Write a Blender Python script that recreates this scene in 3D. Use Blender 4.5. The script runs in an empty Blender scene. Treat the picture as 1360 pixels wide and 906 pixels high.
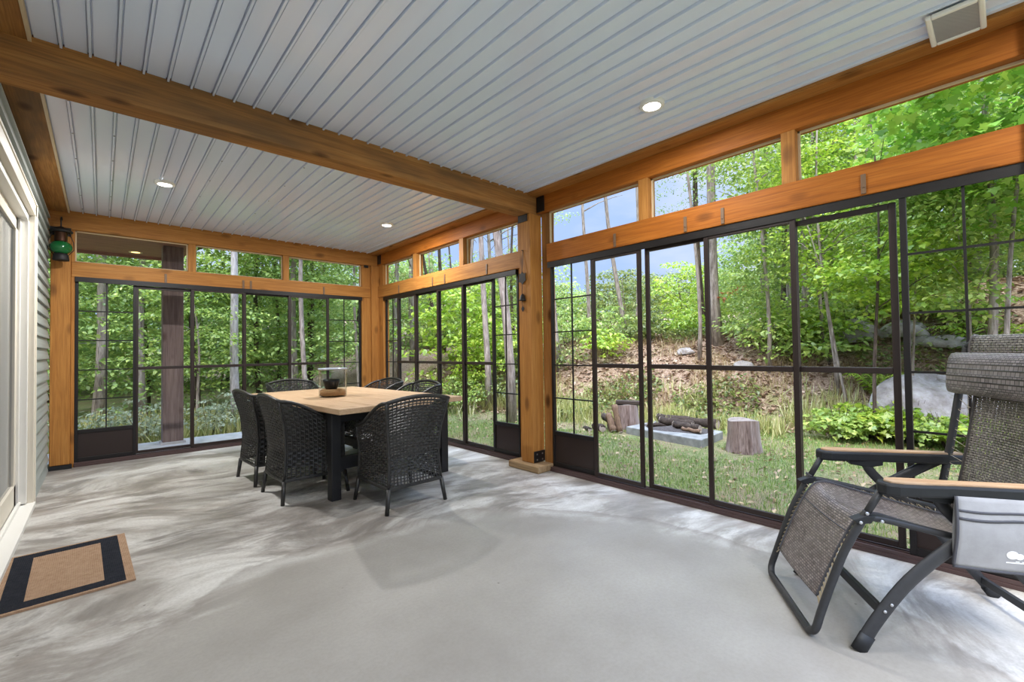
import bpy, math, random
import numpy as np
from mathutils import Vector, Matrix
random.seed(11)
RNG = np.random.default_rng(7)
SC = bpy.context.scene
COL = SC.collection
PI = math.pi

# ------------------------------------------------------------------ helpers
class MB:
    """collects shapes and links them as ONE mesh object"""
    def __init__(self):
        self.v = []; self.f = []
    def add(self, vs, fs):
        n = len(self.v)
        self.v += [tuple(p) for p in vs]
        self.f += [tuple(i + n for i in f) for f in fs]
        return self
    def box(self, x0, x1, y0, y1, z0, z1, M=None):
        vs = [Vector((x, y, z)) for x in (x0, x1) for y in (y0, y1) for z in (z0, z1)]
        if M is not None: vs = [M @ p for p in vs]
        return self.add(vs, [(0, 1, 3, 2), (4, 6, 7, 5), (0, 4, 5, 1), (2, 3, 7, 6), (0, 2, 6, 4), (1, 5, 7, 3)])
    def bar(self, a, b, w, h, up=(0, 0, 1)):
        a, b = Vector(a), Vector(b); d = (b - a).normalized(); u = Vector(up)
        if abs(d.dot(u)) > .98: u = Vector((0, 1, 0))
        s = d.cross(u).normalized(); u = s.cross(d)
        vs = [p + s * (i * w / 2) + u * (j * h / 2) for p in (a, b) for i, j in ((-1, -1), (1, -1), (1, 1), (-1, 1))]
        return self.add(vs, [(0, 1, 2, 3), (7, 6, 5, 4), (0, 4, 5, 1), (1, 5, 6, 2), (2, 6, 7, 3), (3, 7, 4, 0)])
    def tube(self, pts, r, n=8, sx=1.0, side=None, closed=False):
        """tube along pts; r a number or one per point; sx flattens it along 'side'"""
        P = [Vector(p) for p in pts]; N = len(P)
        R = [r] * N if not hasattr(r, '__len__') else list(r)
        base = len(self.v); prev = None
        for i, p in enumerate(P):
            if closed: d = P[(i + 1) % N] - P[i - 1]
            else: d = P[min(i + 1, N - 1)] - P[max(i - 1, 0)]
            d.normalize()
            if side is not None:
                s = Vector(side); s = (s - d * s.dot(d)).normalized()
            elif prev is None:
                s = d.cross(Vector((0, 0, 1)) if abs(d.z) < .9 else Vector((1, 0, 0))).normalized()
            else:
                s = (prev - d * prev.dot(d)).normalized()
            prev = s; u = d.cross(s)
            for k in range(n):
                t = 2 * PI * k / n
                self.v.append(tuple(p + s * (math.cos(t) * R[i] * sx) + u * (math.sin(t) * R[i])))
        for i in range(N if closed else N - 1):
            j = (i + 1) % N
            for k in range(n):
                l = (k + 1) % n
                self.f.append((base + i * n + k, base + i * n + l, base + j * n + l, base + j * n + k))
        if not closed:
            self.f.append(tuple(base + k for k in reversed(range(n))))
            self.f.append(tuple(base + (N - 1) * n + k for k in range(n)))
        return self
    def lathe(self, prof, n=24, c=(0, 0, 0), cap=True):
        base = len(self.v)
        for r, z in prof:
            for k in range(n):
                t = 2 * PI * k / n
                self.v.append((c[0] + r * math.cos(t), c[1] + r * math.sin(t), c[2] + z))
        for i in range(len(prof) - 1):
            for k in range(n):
                l = (k + 1) % n
                self.f.append((base + i * n + k, base + i * n + l, base + (i + 1) * n + l, base + (i + 1) * n + k))
        if cap:
            self.f.append(tuple(base + k for k in reversed(range(n))))
            self.f.append(tuple(base + (len(prof) - 1) * n + k for k in range(n)))
        return self
    def prism(self, poly, z0, z1):
        n = len(poly)
        vs = [(x, y, z0) for x, y in poly] + [(x, y, z1) for x, y in poly]
        fs = [tuple(reversed(range(n))), tuple(range(n, 2 * n))] + [(i, (i + 1) % n, n + (i + 1) % n, n + i) for i in range(n)]
        return self.add(vs, fs)
    def grid(self, P):
        """P[i][j] points"""
        a, b = len(P), len(P[0])
        return self.add([p for r in P for p in r], [(i * b + j, i * b + j + 1, (i + 1) * b + j + 1, (i + 1) * b + j) for i in range(a - 1) for j in range(b - 1)])
    def build(self, name, mat, parent=None, smooth=False, bevel=0, solid=0, sub=0):
        me = bpy.data.meshes.new(name); me.from_pydata(self.v, [], self.f); me.validate(); me.update()
        return link_mesh(name, me, mat, parent, smooth, bevel, solid, sub)

def link_mesh(name, me, mat, parent=None, smooth=False, bevel=0, solid=0, sub=0):
    if mat is not None and not me.materials: me.materials.append(mat)
    if smooth:
        for p in me.polygons: p.use_smooth = True
    o = bpy.data.objects.new(name, me); COL.objects.link(o)
    if parent is not None: o.parent = parent
    if bevel:
        m = o.modifiers.new('edge', 'BEVEL'); m.width = bevel; m.segments = 2; m.limit_method = 'ANGLE'
    if solid:
        m = o.modifiers.new('thick', 'SOLIDIFY'); m.thickness = solid; m.offset = 0
    if sub:
        m = o.modifiers.new('sub', 'SUBSURF'); m.levels = sub; m.render_levels = sub
    return o

def tag(o, label, cat, group=None, kind=None):
    o['label'] = label; o['category'] = cat
    if group: o['group'] = group
    if kind: o['kind'] = kind
    return o
def thing(name, label, cat, loc=(0, 0, 0), rz=0, group=None, kind=None):
    o = bpy.data.objects.new(name, None); o.empty_display_size = .1; COL.objects.link(o)
    o.location = loc; o.rotation_euler = (0, 0, rz)
    return tag(o, label, cat, group, kind)
def copy_tree(o, parent=None):
    c = o.copy(); COL.objects.link(c); c.parent = parent
    for ch in list(o.children): copy_tree(ch, c)
    return c
def lerp(a, b, t): return a + (b - a) * t
def interp(x, xs, ys): return float(np.interp(x, xs, ys))
def smooth01(t):
    t = max(0., min(1., t)); return t * t * (3 - 2 * t)

# ------------------------------------------------------------------ materials
def srgb(r, g, b):
    f = lambda c: (c / 255) / 12.92 if c <= 10 else (((c / 255) + .055) / 1.055) ** 2.4
    return (f(r), f(g), f(b), 1)
class N:
    """short hand for building a node tree"""
    def __init__(self, name):
        self.m = bpy.data.materials.new(name); self.m.use_nodes = True
        self.t = self.m.node_tree; self.n = self.t.nodes; self.l = self.t.links
        self.b = self.n['Principled BSDF']; self.out = self.n['Material Output']
    def node(self, typ, **kw):
        x = self.n.new(typ)
        for k, v in kw.items():
            if k.startswith('i_'):
                key = k[2:]; key = int(key) if key.isdigit() else key.replace('_', ' ')
                if hasattr(v, 'is_linked') or isinstance(v, bpy.types.NodeSocket): self.l.new(v, x.inputs[key])
                else: x.inputs[key].default_value = v
            else: setattr(x, k, v)
        return x
    def coord(self, kind='Object', scale=(1, 1, 1), loc=(0, 0, 0), rot=(0, 0, 0)):
        tc = self.node('ShaderNodeTexCoord')
        mp = self.node('ShaderNodeMapping', i_Scale=scale, i_Location=loc, i_Rotation=rot)
        self.l.new(tc.outputs[kind], mp.inputs['Vector']); return mp.outputs[0]
    def noise(self, vec, scale=5, detail=4, rough=.55, dist=0):
        x = self.node('ShaderNodeTexNoise', i_Scale=scale, i_Detail=detail, i_Roughness=rough, i_Distortion=dist)
        self.l.new(vec, x.inputs['Vector']); return x.outputs[0]
    def ramp(self, fac, stops, interp='LINEAR'):
        x = self.node('ShaderNodeValToRGB'); cr = x.color_ramp; cr.interpolation = interp
        while len(cr.elements) > len(stops): cr.elements.remove(cr.elements[-1])
        while len(cr.elements) < len(stops): cr.elements.new(.5)
        for e, (p, c) in zip(cr.elements, stops):
            e.position = p; e.color = c if hasattr(c, '__len__') else (c, c, c, 1)
        self.l.new(fac, x.inputs[0]); return x.outputs[0]
    def mix(self, fac, a, b, mode='MIX'):
        x = self.node('ShaderNodeMix', data_type='RGBA', blend_type=mode)
        for s, v in ((x.inputs[0], fac), (x.inputs[6], a), (x.inputs[7], b)):
            if isinstance(v, bpy.types.NodeSocket): self.l.new(v, s)
            else: s.default_value = v
        return x.outputs[2]
    def math(self, op, a, b=0.0, c=None):
        x = self.node('ShaderNodeMath', operation=op)
        for s, v in zip(x.inputs, (a, b, c)):
            if v is None: continue
            if isinstance(v, bpy.types.NodeSocket): self.l.new(v, s)
            else: s.default_value = v
        return x.outputs[0]
    def bump(self, h, strength=.3, dist=.01):
        x = self.node('ShaderNodeBump', i_Strength=strength, i_Distance=dist)
        self.l.new(h, x.inputs['Height']); self.l.new(x.outputs[0], self.b.inputs['Normal'])
    def set(self, color=None, rough=None, metal=None, spec=None, emis=None, estr=None):
        for key, v in (('Base Color', color), ('Roughness', rough), ('Metallic', metal), ('Specular IOR Level', spec), ('Emission Color', emis), ('Emission Strength', estr)):
            if v is None: continue
            if isinstance(v, bpy.types.NodeSocket): self.l.new(v, self.b.inputs[key])
            else: self.b.inputs[key].default_value = v
        return self.m

def plain(name, rgb, rough=.5, metal=0, spec=.5, var=.0, bump=0, scale=30):
    k = N(name)
    col = srgb(*rgb)
    if var:
        n = k.noise(k.coord(), scale, 5)
        a = tuple(c * (1 - var) for c in col[:3]) + (1,); b = tuple(min(1, c * (1 + var)) for c in col[:3]) + (1,)
        col = k.ramp(n, [(.3, a), (.7, b)])
        if bump: k.bump(n, bump, .004)
    return k.set(col, rough, metal, spec)

def wood(name, axis, light, mid, dark, rough=.45, knots=.5, grey=None, scale=1.0):
    """sawn timber with the grain along one axis: streaks, knots, weathered patches"""
    k = N(name); hd = tuple(m_ + (d_ - m_) * .6 for m_, d_ in zip(mid, dark)); hl = tuple(m_ + (d_ - m_) * .7 for m_, d_ in zip(mid, light))
    s = [14 * scale] * 3; s[axis] = .9 * scale
    v = k.coord('Object', tuple(s))
    n1 = k.noise(v, 1.6, 6, .6, .8)
    s2 = [70 * scale] * 3; s2[axis] = 2.2 * scale
    n2 = k.noise(k.coord('Object', tuple(s2)), 1.5, 3, .6)
    s3 = [3 * scale] * 3; s3[axis] = .8 * scale
    n3 = k.noise(k.coord('Object', tuple(s3)), 1.0, 3, .5)
    col = k.ramp(n1, [(.25, srgb(*hd)), (.48, srgb(*mid)), (.75, srgb(*hl))])
    col = k.mix(k.ramp(n2, [(.32, .6), (.56, 0)]), col, srgb(*dark))
    if grey:
        col = k.mix(k.ramp(n3, [(.5, 0), (.68, .75)]), col, srgb(*grey))
    sk = [5.2 * scale] * 3; sk[axis] = 2.6 * scale
    vo = k.node('ShaderNodeTexVoronoi', i_Scale=1.0, i_Randomness=1.0)
    k.l.new(k.coord('Object', tuple(sk)), vo.inputs['Vector'])
    kn = k.ramp(vo.outputs['Distance'], [(.08, knots), (.15, knots * .6), (.22, 0)])
    col = k.mix(kn, col, srgb(58, 30, 12))
    k.bump(n2, .25, .003)
    return k.set(col, min(.9, rough + .12), spec=.2)

OR_L, OR_M, OR_D = (198, 144, 78), (174, 118, 58), (134, 86, 42)
M = {}
for ax, nm in enumerate('xyz'):
    M['wood_' + nm] = wood('stained pine ' + nm, ax, OR_L, OR_M, OR_D, .42)
    M['orange_' + nm] = wood('orange stained pine ' + nm, ax, (186, 116, 46), (164, 95, 32), (124, 70, 24), .42)
    M['old_' + nm] = wood('weathered timber ' + nm, ax, (200, 148, 86), (172, 118, 62), (120, 82, 46), .6, .8, (88, 72, 54))
M['block'] = wood('raw wood block', 1, (190, 165, 128), (165, 138, 104), (120, 98, 70), .8, .2)
M['grey_post'] = wood('grey weathered post', 2, (148, 132, 126), (126, 110, 106), (92, 78, 76), .8, .5)
M['brown_soffit'] = wood('brown soffit boards', 0, (172, 128, 112), (152, 110, 96), (122, 86, 74), .6, .2)
M['table'] = wood('light oak table', 1, (212, 186, 158), (196, 166, 134), (166, 132, 100), .38, .25, None, 1.4)
M['arm_wood'] = wood('worn armrest wood', 1, (200, 170, 138), (182, 148, 114), (150, 116, 86), .5, .1, (150, 140, 128), 2)
M['log'] = wood('split firewood', 2, (150, 126, 104), (118, 94, 76), (74, 58, 46), .9, .3)
M['char'] = wood('charred log', 0, (96, 84, 74), (66, 56, 50), (30, 26, 24), .9, .2)
M['stump_bark'] = wood('stump bark', 2, (176, 158, 150), (132, 112, 104), (58, 44, 38), .9, .2, (168, 156, 154), 1.1)
M['cut'] = plain('cut wood end', (158, 144, 132), .9, var=.25, scale=20)

M['stump_top'] = plain('weathered stump top', (132, 120, 112), .95, var=.3, scale=14)
M['bronze'] = plain('dark bronze aluminium', (42, 30, 26), .45, 0, .4)
M['bronze2'] = plain('black bronze aluminium', (22, 17, 16), .45, 0, .4)
M['track'] = plain('brown track', (78, 60, 58), .45, 0, .4)
M['black'] = plain('black metal', (20, 20, 22), .45, 0, .5)
M['clip'] = plain('brown metal clip', (112, 86, 62), .5, 0, .5)
M['screw'] = plain('zinc screw head', (190, 190, 190), .35, .9)
M['white'] = plain('white trim', (232, 230, 224), .45, 0, .4)
M['cream'] = plain('cream vinyl trim', (222, 214, 198), .45, 0, .4)
M['tan_edge'] = plain('pale wood edge', (206, 184, 150), .6)
M['frame_dk'] = plain('charcoal powder coat', (44, 44, 46), .5, 0, .5, var=.12, scale=60)
M['rubber'] = plain('black plastic', (30, 31, 33), .55, 0, .4, var=.15, scale=50)
M['table_leg'] = plain('black table leg', (24, 24, 26), .5)
M['wicker'] = plain('dark wicker strand', (40, 39, 37), .42, 0, .6, var=.35, scale=25)
M['cord'] = plain('elastic cord', (172, 158, 132), .8)
M['glasslid'] = plain('pale glass lid', (170, 178, 192), .2, 0, .6)
M['sand'] = plain('coarse brown sand', (178, 134, 88), .95, var=.3, bump=.6, scale=140)
M['wax'] = plain('black wax', (22, 18, 18), .5)
M['copper'] = plain('dark copper', (70, 44, 30), .35, .7)
M['iron'] = plain('dark iron', (36, 34, 34), .55, .3)
M['ash'] = plain('ash and charcoal', (70, 64, 62), .95, var=.7, bump=.8, scale=60)

def glass(name, tint=(1, 1, 1, 1), refl=.09, rough=.01):
    k = N(name); k.n.remove(k.b)
    tr = k.node('ShaderNodeBsdfTransparent', i_Color=tint)
    gl = k.node('ShaderNodeBsdfGlossy', i_Roughness=rough)
    lw = k.node('ShaderNodeLayerWeight', i_Blend=.5)
    f = k.math('MULTIPLY', k.math('POWER', lw.outputs['Facing'], 6.0), refl * 9)
    f = k.math('MINIMUM', f, .9)
    mx = k.node('ShaderNodeMixShader'); k.l.new(f, mx.inputs[0]); k.l.new(tr.outputs[0], mx.inputs[1]); k.l.new(gl.outputs[0], mx.inputs[2])
    k.l.new(mx.outputs[0], k.out.inputs[0]); return k.m
M['pane'] = glass('clear vinyl pane', (.985, .985, .985, 1), .018)
M['jar'] = glass('jar glass', (.93, .95, .96, 1), .12)
M['green_glass'] = N('green glass')
M['green_glass'].set(srgb(18, 96, 46), .12, 0, .6); M['green_glass'] = M['green_glass'].m
M['door_glass'] = N('dark door glass').set(srgb(52, 60, 66), .06, 0, .6)

def lamp_mat():
    k = N('lit diffuser'); return k.set(srgb(255, 250, 240), .5, emis=(1, .97, .92, 1), estr=9)
M['lamp'] = lamp_mat()
k = N('warm reflection glow'); M['glow_warm'] = k.set(srgb(255, 220, 170), .5, emis=(1, .62, .25, 1), estr=2.6)  # emission stands in for a warm reflection in the window glass

# concrete floor: trowel marks, darker swirls, a big pale trowelled patch
def concrete():
    k = N('trowelled concrete')
    v = k.coord('Object')
    warp = k.node('ShaderNodeTexNoise', i_Scale=.55, i_Detail=2); k.l.new(v, warp.inputs['Vector'])
    wv = k.node('ShaderNodeVectorMath', operation='MULTIPLY_ADD'); k.l.new(warp.outputs['Color'], wv.inputs[0]); wv.inputs[1].default_value = (1.7, 1.7, 0); k.l.new(v, wv.inputs[2])
    def streak(rot, sc, seed):
        mp = k.node('ShaderNodeMapping', i_Scale=(sc, sc * 2.3, 1), i_Rotation=(0, 0, rot), i_Location=(seed, seed * 2, 0))
        k.l.new(wv.outputs[0], mp.inputs['Vector']); return k.noise(mp.outputs[0], 1, 8, .66, .15)
    s1 = streak(.5, 1.15, 3); s2 = streak(-.35, 1.8, 9); fine = k.noise(v, 60, 4, .7); mid = k.noise(v, 1.1, 5, .6)
    base = k.ramp(s1, [(.32, srgb(118, 112, 105)), (.44, srgb(152, 146, 139)), (.53, srgb(184, 180, 174)), (.64, srgb(206, 204, 199))])
    base = k.mix(k.ramp(s2, [(.50, 0), (.62, .75)]), base, srgb(118, 112, 106))
    base = k.mix(k.ramp(k.noise(v, 2.6, 4, .6, 1), [(.6, 0), (.74, .5)]), base, srgb(160, 146, 134))
    # the pale patch, a rough circle
    sep = k.node('ShaderNodeSeparateXYZ'); k.l.new(v, sep.inputs[0])
    dx = k.math('SUBTRACT', sep.outputs[0], 1.2); dy = k.math('MULTIPLY', k.math('SUBTRACT', sep.outputs[1], 1.25), 1.0)
    d = k.math('SQRT', k.math('ADD', k.math('MULTIPLY', dx, dx), k.math('MULTIPLY', dy, dy)))
    d = k.math('ADD', d, k.math('MULTIPLY', k.math('SUBTRACT', mid, .5), .55))
    patch = k.ramp(d, [(.0, 1), (.9, 1), (1.0, 0)]); patch.node.color_ramp.elements[1].position = .86
    dd = k.math('DIVIDE', d, 1.72); k.l.new(dd, patch.node.inputs[0])
    pale = k.ramp(mid, [(.3, srgb(136, 131, 124)), (.7, srgb(160, 156, 149))])
    base = k.mix(patch, base, pale)
    edge = k.ramp(dd, [(.93, 0), (.985, .45), (1.06, 0)])
    base = k.mix(edge, base, srgb(112, 103, 96))
    base = k.mix(k.ramp(fine, [(.35, .22), (.6, 0)]), base, srgb(120, 114, 108))
    sp = k.node('ShaderNodeTexVoronoi', i_Scale=5.5); k.l.new(v, sp.inputs['Vector'])
    base = k.mix(k.ramp(sp.outputs['Distance'], [(.018, .7), (.04, 0)]), base, srgb(70, 64, 58))
    rgh = k.ramp(s1, [(.3, .42), (.7, .68)])
    k.bump(fine, .12, .002)
    return k.set(base, rgh, spec=.3)
M['concrete'] = concrete()
M['slab'] = plain('weathered slab concrete', (172, 172, 174), .85, var=.14, bump=.2, scale=8)
k = N('white steel ceiling'); nn = k.noise(k.coord('Object', (3, .3, 1)), 1, 3)
M['ceiling'] = k.set(k.ramp(nn, [(.3, srgb(218, 226, 244)), (.7, srgb(228, 236, 252))]), .2, 0, .9)
k = N('grey siding'); nn = k.noise(k.coord('Object', (40, .8, 40)), 1, 4)
M['siding'] = k.set(k.ramp(nn, [(.3, srgb(150, 156, 152)), (.7, srgb(170, 175, 172))]), .5, 0, .4); k.bump(nn, .1, .002)
k = N('grille'); vv = k.coord('Object'); wv = k.node('ShaderNodeTexChecker', i_Scale=220); k.l.new(vv, wv.inputs[0])
M['grille'] = k.set(k.mix(wv.outputs[1], srgb(128, 128, 130), srgb(170, 170, 172)), .6)

# jute mat
def jute(name, a, b):
    k = N(name); v = k.coord('Object', (1, 1, 1))
    w = k.node('ShaderNodeTexWave', i_Scale=62, i_Distortion=.6, wave_type='BANDS', bands_direction='X'); k.l.new(v, w.inputs[0])
    w2 = k.node('ShaderNodeTexWave', i_Scale=62, i_Distortion=.6, wave_type='BANDS', bands_direction='Y'); k.l.new(v, w2.inputs[0])
    h = k.math('MULTIPLY', w.outputs[1], w2.outputs[1]); n = k.noise(v, 40, 4)
    c = k.ramp(k.math('ADD', k.math('MULTIPLY', h, .6), k.math('MULTIPLY', n, .5)), [(.15, srgb(*a)), (.7, srgb(*b))])
    k.bump(h, .6, .004); return k.set(c, .95, spec=.1)
M['jute'] = jute('tan jute weave', (142, 112, 88), (196, 166, 138))
M['jute_black'] = jute('black jute weave', (24, 26, 32), (56, 58, 66))

# woven sling: light shows through tiny gaps between the strands
def sling(name, a, b, hole, scale=1.0, axes=(0, 2)):
    k = N(name); tc = k.node('ShaderNodeTexCoord')
    uv = tc.outputs['UV']
    br = k.node('ShaderNodeTexBrick', offset=.5, i_Scale=1.0, i_Mortar_Size=.010, i_Brick_Width=.10, i_Row_Height=.05, i_Color1=srgb(*a), i_Color2=srgb(*b), i_Mortar=srgb(26, 22, 22), i_Mortar_Smooth=.6, i_Bias=0.0)
    mp = k.node('ShaderNodeMapping', i_Scale=(4.6 * scale, 4.6 * scale, 1)); k.l.new(uv, mp.inputs[0]); k.l.new(mp.outputs[0], br.inputs['Vector'])
    n = k.noise(mp.outputs[0], .9, 4)
    col = k.mix(k.ramp(n, [(.35, 0), (.7, .35)]), br.outputs[0], srgb(150, 142, 138))
    k.set(col, .4, spec=.6); k.bump(k.math('SUBTRACT', 1, br.outputs['Fac']), .5, .004)
    if hole:
        tr = k.node('ShaderNodeBsdfTransparent')
        gaps = k.node('ShaderNodeTexVoronoi', i_Scale=1.0, i_Randomness=.25)
        mp2 = k.node('ShaderNodeMapping', i_Scale=(46 * scale, 92 * scale, 1)); k.l.new(uv, mp2.inputs[0]); k.l.new(mp2.outputs[0], gaps.inputs['Vector'])
        f = k.math('MULTIPLY', k.math('LESS_THAN', gaps.outputs['Distance'], .27), hole)
        mx = k.node('ShaderNodeMixShader'); k.l.new(f, mx.inputs[0]); k.l.new(k.b.outputs[0], mx.inputs[1]); k.l.new(tr.outputs[0], mx.inputs[2]); k.l.new(mx.outputs[0], k.out.inputs[0])
    return k.m
M['sling'] = sling('brown woven sling', (92, 80, 76), (146, 134, 130), .0)
M['sling_back'] = sling('brown woven back sling', (106, 100, 92), (150, 144, 134), .9)
M['pillow'] = sling('brown woven pillow', (98, 90, 90), (138, 130, 130), 0)
k = N('grey bag canvas'); nn = k.noise(k.coord('Object', (9, 9, 9)), 1, 5, .65)
M['canvas'] = k.set(k.ramp(nn, [(.3, srgb(140, 139, 139)), (.62, srgb(158, 157, 158))]), .8, spec=.2); k.bump(nn, .3, .004)
M['bagtrim'] = plain('dark bag trim', (70, 70, 76), .7)
M['logo_white'] = plain('white print', (236, 236, 238), .6)

# plants
def leaf_mat(name, dark, mid, light, trans=.45, gloss=.05):
    k = N(name); k.n.remove(k.b)
    g = k.node('ShaderNodeNewGeometry'); oi = k.node('ShaderNodeObjectInfo')
    r = k.math('ADD', k.math('MULTIPLY', g.outputs['Random Per Island'], .8), k.math('MULTIPLY', oi.outputs['Random'], .2))
    c = k.ramp(r, [(.0, srgb(*dark)), (.5, srgb(*mid)), (1.0, srgb(*light))])
    d = k.node('ShaderNodeBsdfDiffuse', i_Color=c); t = k.node('ShaderNodeBsdfTranslucent', i_Color=c)
    m1 = k.node('ShaderNodeMixShader'); m1.inputs[0].default_value = trans; k.l.new(d.outputs[0], m1.inputs[1]); k.l.new(t.outputs[0], m1.inputs[2])
    gl = k.node('ShaderNodeBsdfGlossy', i_Roughness=.45, i_Color=(1, 1, 1, 1))
    m2 = k.node('ShaderNodeMixShader'); m2.inputs[0].default_value = gloss; k.l.new(m1.outputs[0], m2.inputs[1]); k.l.new(gl.outputs[0], m2.inputs[2])
    k.l.new(m2.outputs[0], k.out.inputs[0]); return k.m
L = {
 'green': leaf_mat('green leaves', (108, 140, 68), (156, 182, 88), (206, 216, 118)),
 'deep': leaf_mat('deep green leaves', (104, 134, 76), (144, 172, 94), (190, 206, 118)),
 'lime': leaf_mat('yellow green leaves', (112, 150, 44), (162, 192, 62), (214, 222, 96)),
 'maple': leaf_mat('bright maple leaves', (88, 140, 48), (138, 182, 62), (196, 218, 96)),
 'olive': leaf_mat('olive leaves', (84, 104, 56), (122, 136, 70), (170, 172, 88)),
 'grey': leaf_mat('grey green weeds', (126, 140, 110), (166, 176, 146), (206, 208, 172)),
 'fern': leaf_mat('fern fronds', (110, 146, 48), (152, 180, 60), (198, 206, 84)),
 'grass': leaf_mat('grass blades', (74, 112, 44), (114, 148, 60), (172, 182, 92), .3),
 'straw': leaf_mat('dry tall grass', (120, 136, 66), (166, 168, 98), (204, 192, 138), .3),
 'dry': leaf_mat('dry bank grass', (140, 118, 84), (172, 148, 110), (200, 184, 140), .25),
 'litter': leaf_mat('fallen leaves', (112, 84, 66), (160, 130, 106), (212, 188, 162), .15),
 'litter2': leaf_mat('fallen lawn leaves', (104, 76, 56), (150, 124, 92), (206, 176, 130), .15),
}
def bark(name, a, b, c):
    k = N(name); v = k.coord('Object', (16, 16, 3)); n = k.noise(v, 1.4, 6, .65, .5); n2 = k.noise(k.coord('Object', (2, 2, 1.2)), 1, 3)
    col = k.ramp(n, [(.32, srgb(*c)), (.5, srgb(*b)), (.68, srgb(*a))])
    col = k.mix(k.ramp(n2, [(.52, 0), (.66, .55)]), col, srgb(*a)); k.bump(n, .7, .02)
    return k.set(col, .9, spec=.15)
B = {'p': bark('pale bark', (184, 170, 162), (150, 136, 128), (100, 88, 82)), 'd': bark('dark bark', (120, 104, 94), (86, 72, 64), (52, 44, 40)),
     'w': bark('whitish bark', (200, 194, 192), (168, 160, 158), (112, 104, 102))}
def rockmat():
    k = N('granite'); n = k.noise(k.coord('Object'), 3, 8, .65); n2 = k.noise(k.coord('Object'), 14, 5)
    c = k.ramp(n, [(.3, srgb(116, 106, 102)), (.5, srgb(158, 150, 147)), (.7, srgb(196, 190, 189))])
    c = k.mix(k.ramp(n2, [(.55, 0), (.72, .5)]), c, srgb(126, 124, 92)); k.bump(n, .8, .05); return k.set(c, .95, spec=.2)
M['rock'] = rockmat()

# ------------------------------------------------------------------ the ground outside
def foot(y): return max(4.6, 8.7 - .35 * y) if y > 0 else 8.7
def gz(x, y):
    s = x - foot(y)
    z = -.16
    if x > 3.4 or y > 8:
        t = smooth01(s / 3.6)
        top = 1.42 + .95 * smooth01((2.9 - y) / 2.6) - .2 * smooth01((y - 7) / 4)
        z += t * (top + .16) + max(0., s - 3.6) * .05
        z += .05 * math.sin(x * 2.1 + y) * math.sin(y * 1.7) * smooth01((s + 1) / 2)
    r_ = math.hypot(x, y)
    if r_ > 24 and x > -30: z += (r_ - 24) * .16 * (.5 if math.atan2(y, x) < .8 and x > 12 else 1.)
    return z
def ground():
    k = N('lawn and leaf litter'); v = k.coord('Object'); n = k.noise(v, 1.6, 6, .6); f = k.noise(v, 28, 5, .7); n2 = k.noise(v, .7, 4)
    lawn = k.ramp(f, [(.3, srgb(92, 106, 62)), (.5, srgb(130, 136, 90)), (.7, srgb(166, 152, 118))])
    lawn = k.mix(k.ramp(n, [(.44, 0), (.62, .8)]), lawn, srgb(158, 138, 114))
    lit = k.ramp(f, [(.28, srgb(98, 78, 64)), (.5, srgb(156, 130, 110)), (.72, srgb(204, 184, 162))])
    lit = k.mix(k.ramp(n, [(.54, 0), (.66, .5)]), lit, srgb(124, 138, 66))
    sep = k.node('ShaderNodeSeparateXYZ'); k.l.new(v, sep.inputs[0])
    s = k.math('ADD', sep.outputs[2], k.math('MULTIPLY', k.math('SUBTRACT', n2, .5), .5))
    col = k.mix(k.ramp(s, [(.03, 0), (.2, 1)]), lawn, lit); k.bump(f, .9, .05)
    m = k.set(col, .95, spec=.1)
    mb = MB()
    xs = np.concatenate([np.arange(-26, 3.3, 1.2), np.arange(3.3, 16, .22), np.arange(16, 46, 1.8)])
    ys = np.concatenate([np.arange(-14, -3, 1.2), np.arange(-3, 14, .25), np.arange(14, 46, 1.8)])
    mb.grid([[(x, y, gz(x, y) if not (x < 3.36 and y < 7.0) else -.3) for y in ys] for x in xs])
    tag(mb.build('ground', m, None, True), 'lawn outside rising into a bank of leaf litter', 'ground', None, 'structure')
ground()

# ------------------------------------------------------------------ room shell
XL, XG, YF = -.435, 3.33, 6.86          # left wall, glazing plane at the long side, far glazing
mb = MB(); mb.box(XL - .1, 3.40, -.9, 7.0, -.3, 0)
tag(mb.build('floor', M['concrete'], None), 'grey trowelled concrete porch floor', 'floor', None, 'structure')

# ribbed steel ceiling, one profile run along the room
def ceiling():
    mb = MB(); z0, dz = 2.785, -.020
    prof = [(-.435, z0)]
    x = -.267
    while x < 3.2:
        prof += [(x - .0125, z0), (x - .012, z0 + .010), (x - .0085, z0 + .010), (x - .007, z0 - .013), (x + .003, z0 - .013), (x + .006, z0 + .012), (x + .011, z0 + .012), (x + .0115, z0)]
        x += .109
    prof.append((3.30, z0))
    ys = [-.9, 3.205, 3.385, 6.83]
    for a, b in ((0, 1), (2, 3)):
        mb.grid([[(px, ys[a], pz), (px, ys[b], pz)] for px, pz in prof])
    o = mb.build('ceiling', M['ceiling'], None)
    tag(o, 'white ribbed metal ceiling', 'ceiling', None, 'structure')
    sm = MB()
    for i in (1, 3, 9, 14):
        for y in np.arange(3.7, 6.8, .55):
            sm.lathe([(.0055, -.004), (.0055, 0), (.001, .003)], 8, (-.267 + .109 * i, y + .13 * (i % 3), 2.785 - .014))
    sm.build('ceiling_screw', plain('grey screw', (120, 120, 124), .4, .5), o)
    r = MB(); r.box(-7, 3.95, -1.0, 7.35, 2.83, 3.1)  # unseen slab, added and widened to keep sun and sky out
    tag(r.build('unseen_roof', M['brown_soffit']), 'unseen slab above the ribbed ceiling, added to block sun and sky', 'unseen_roof', None, 'structure')
ceiling()

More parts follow.
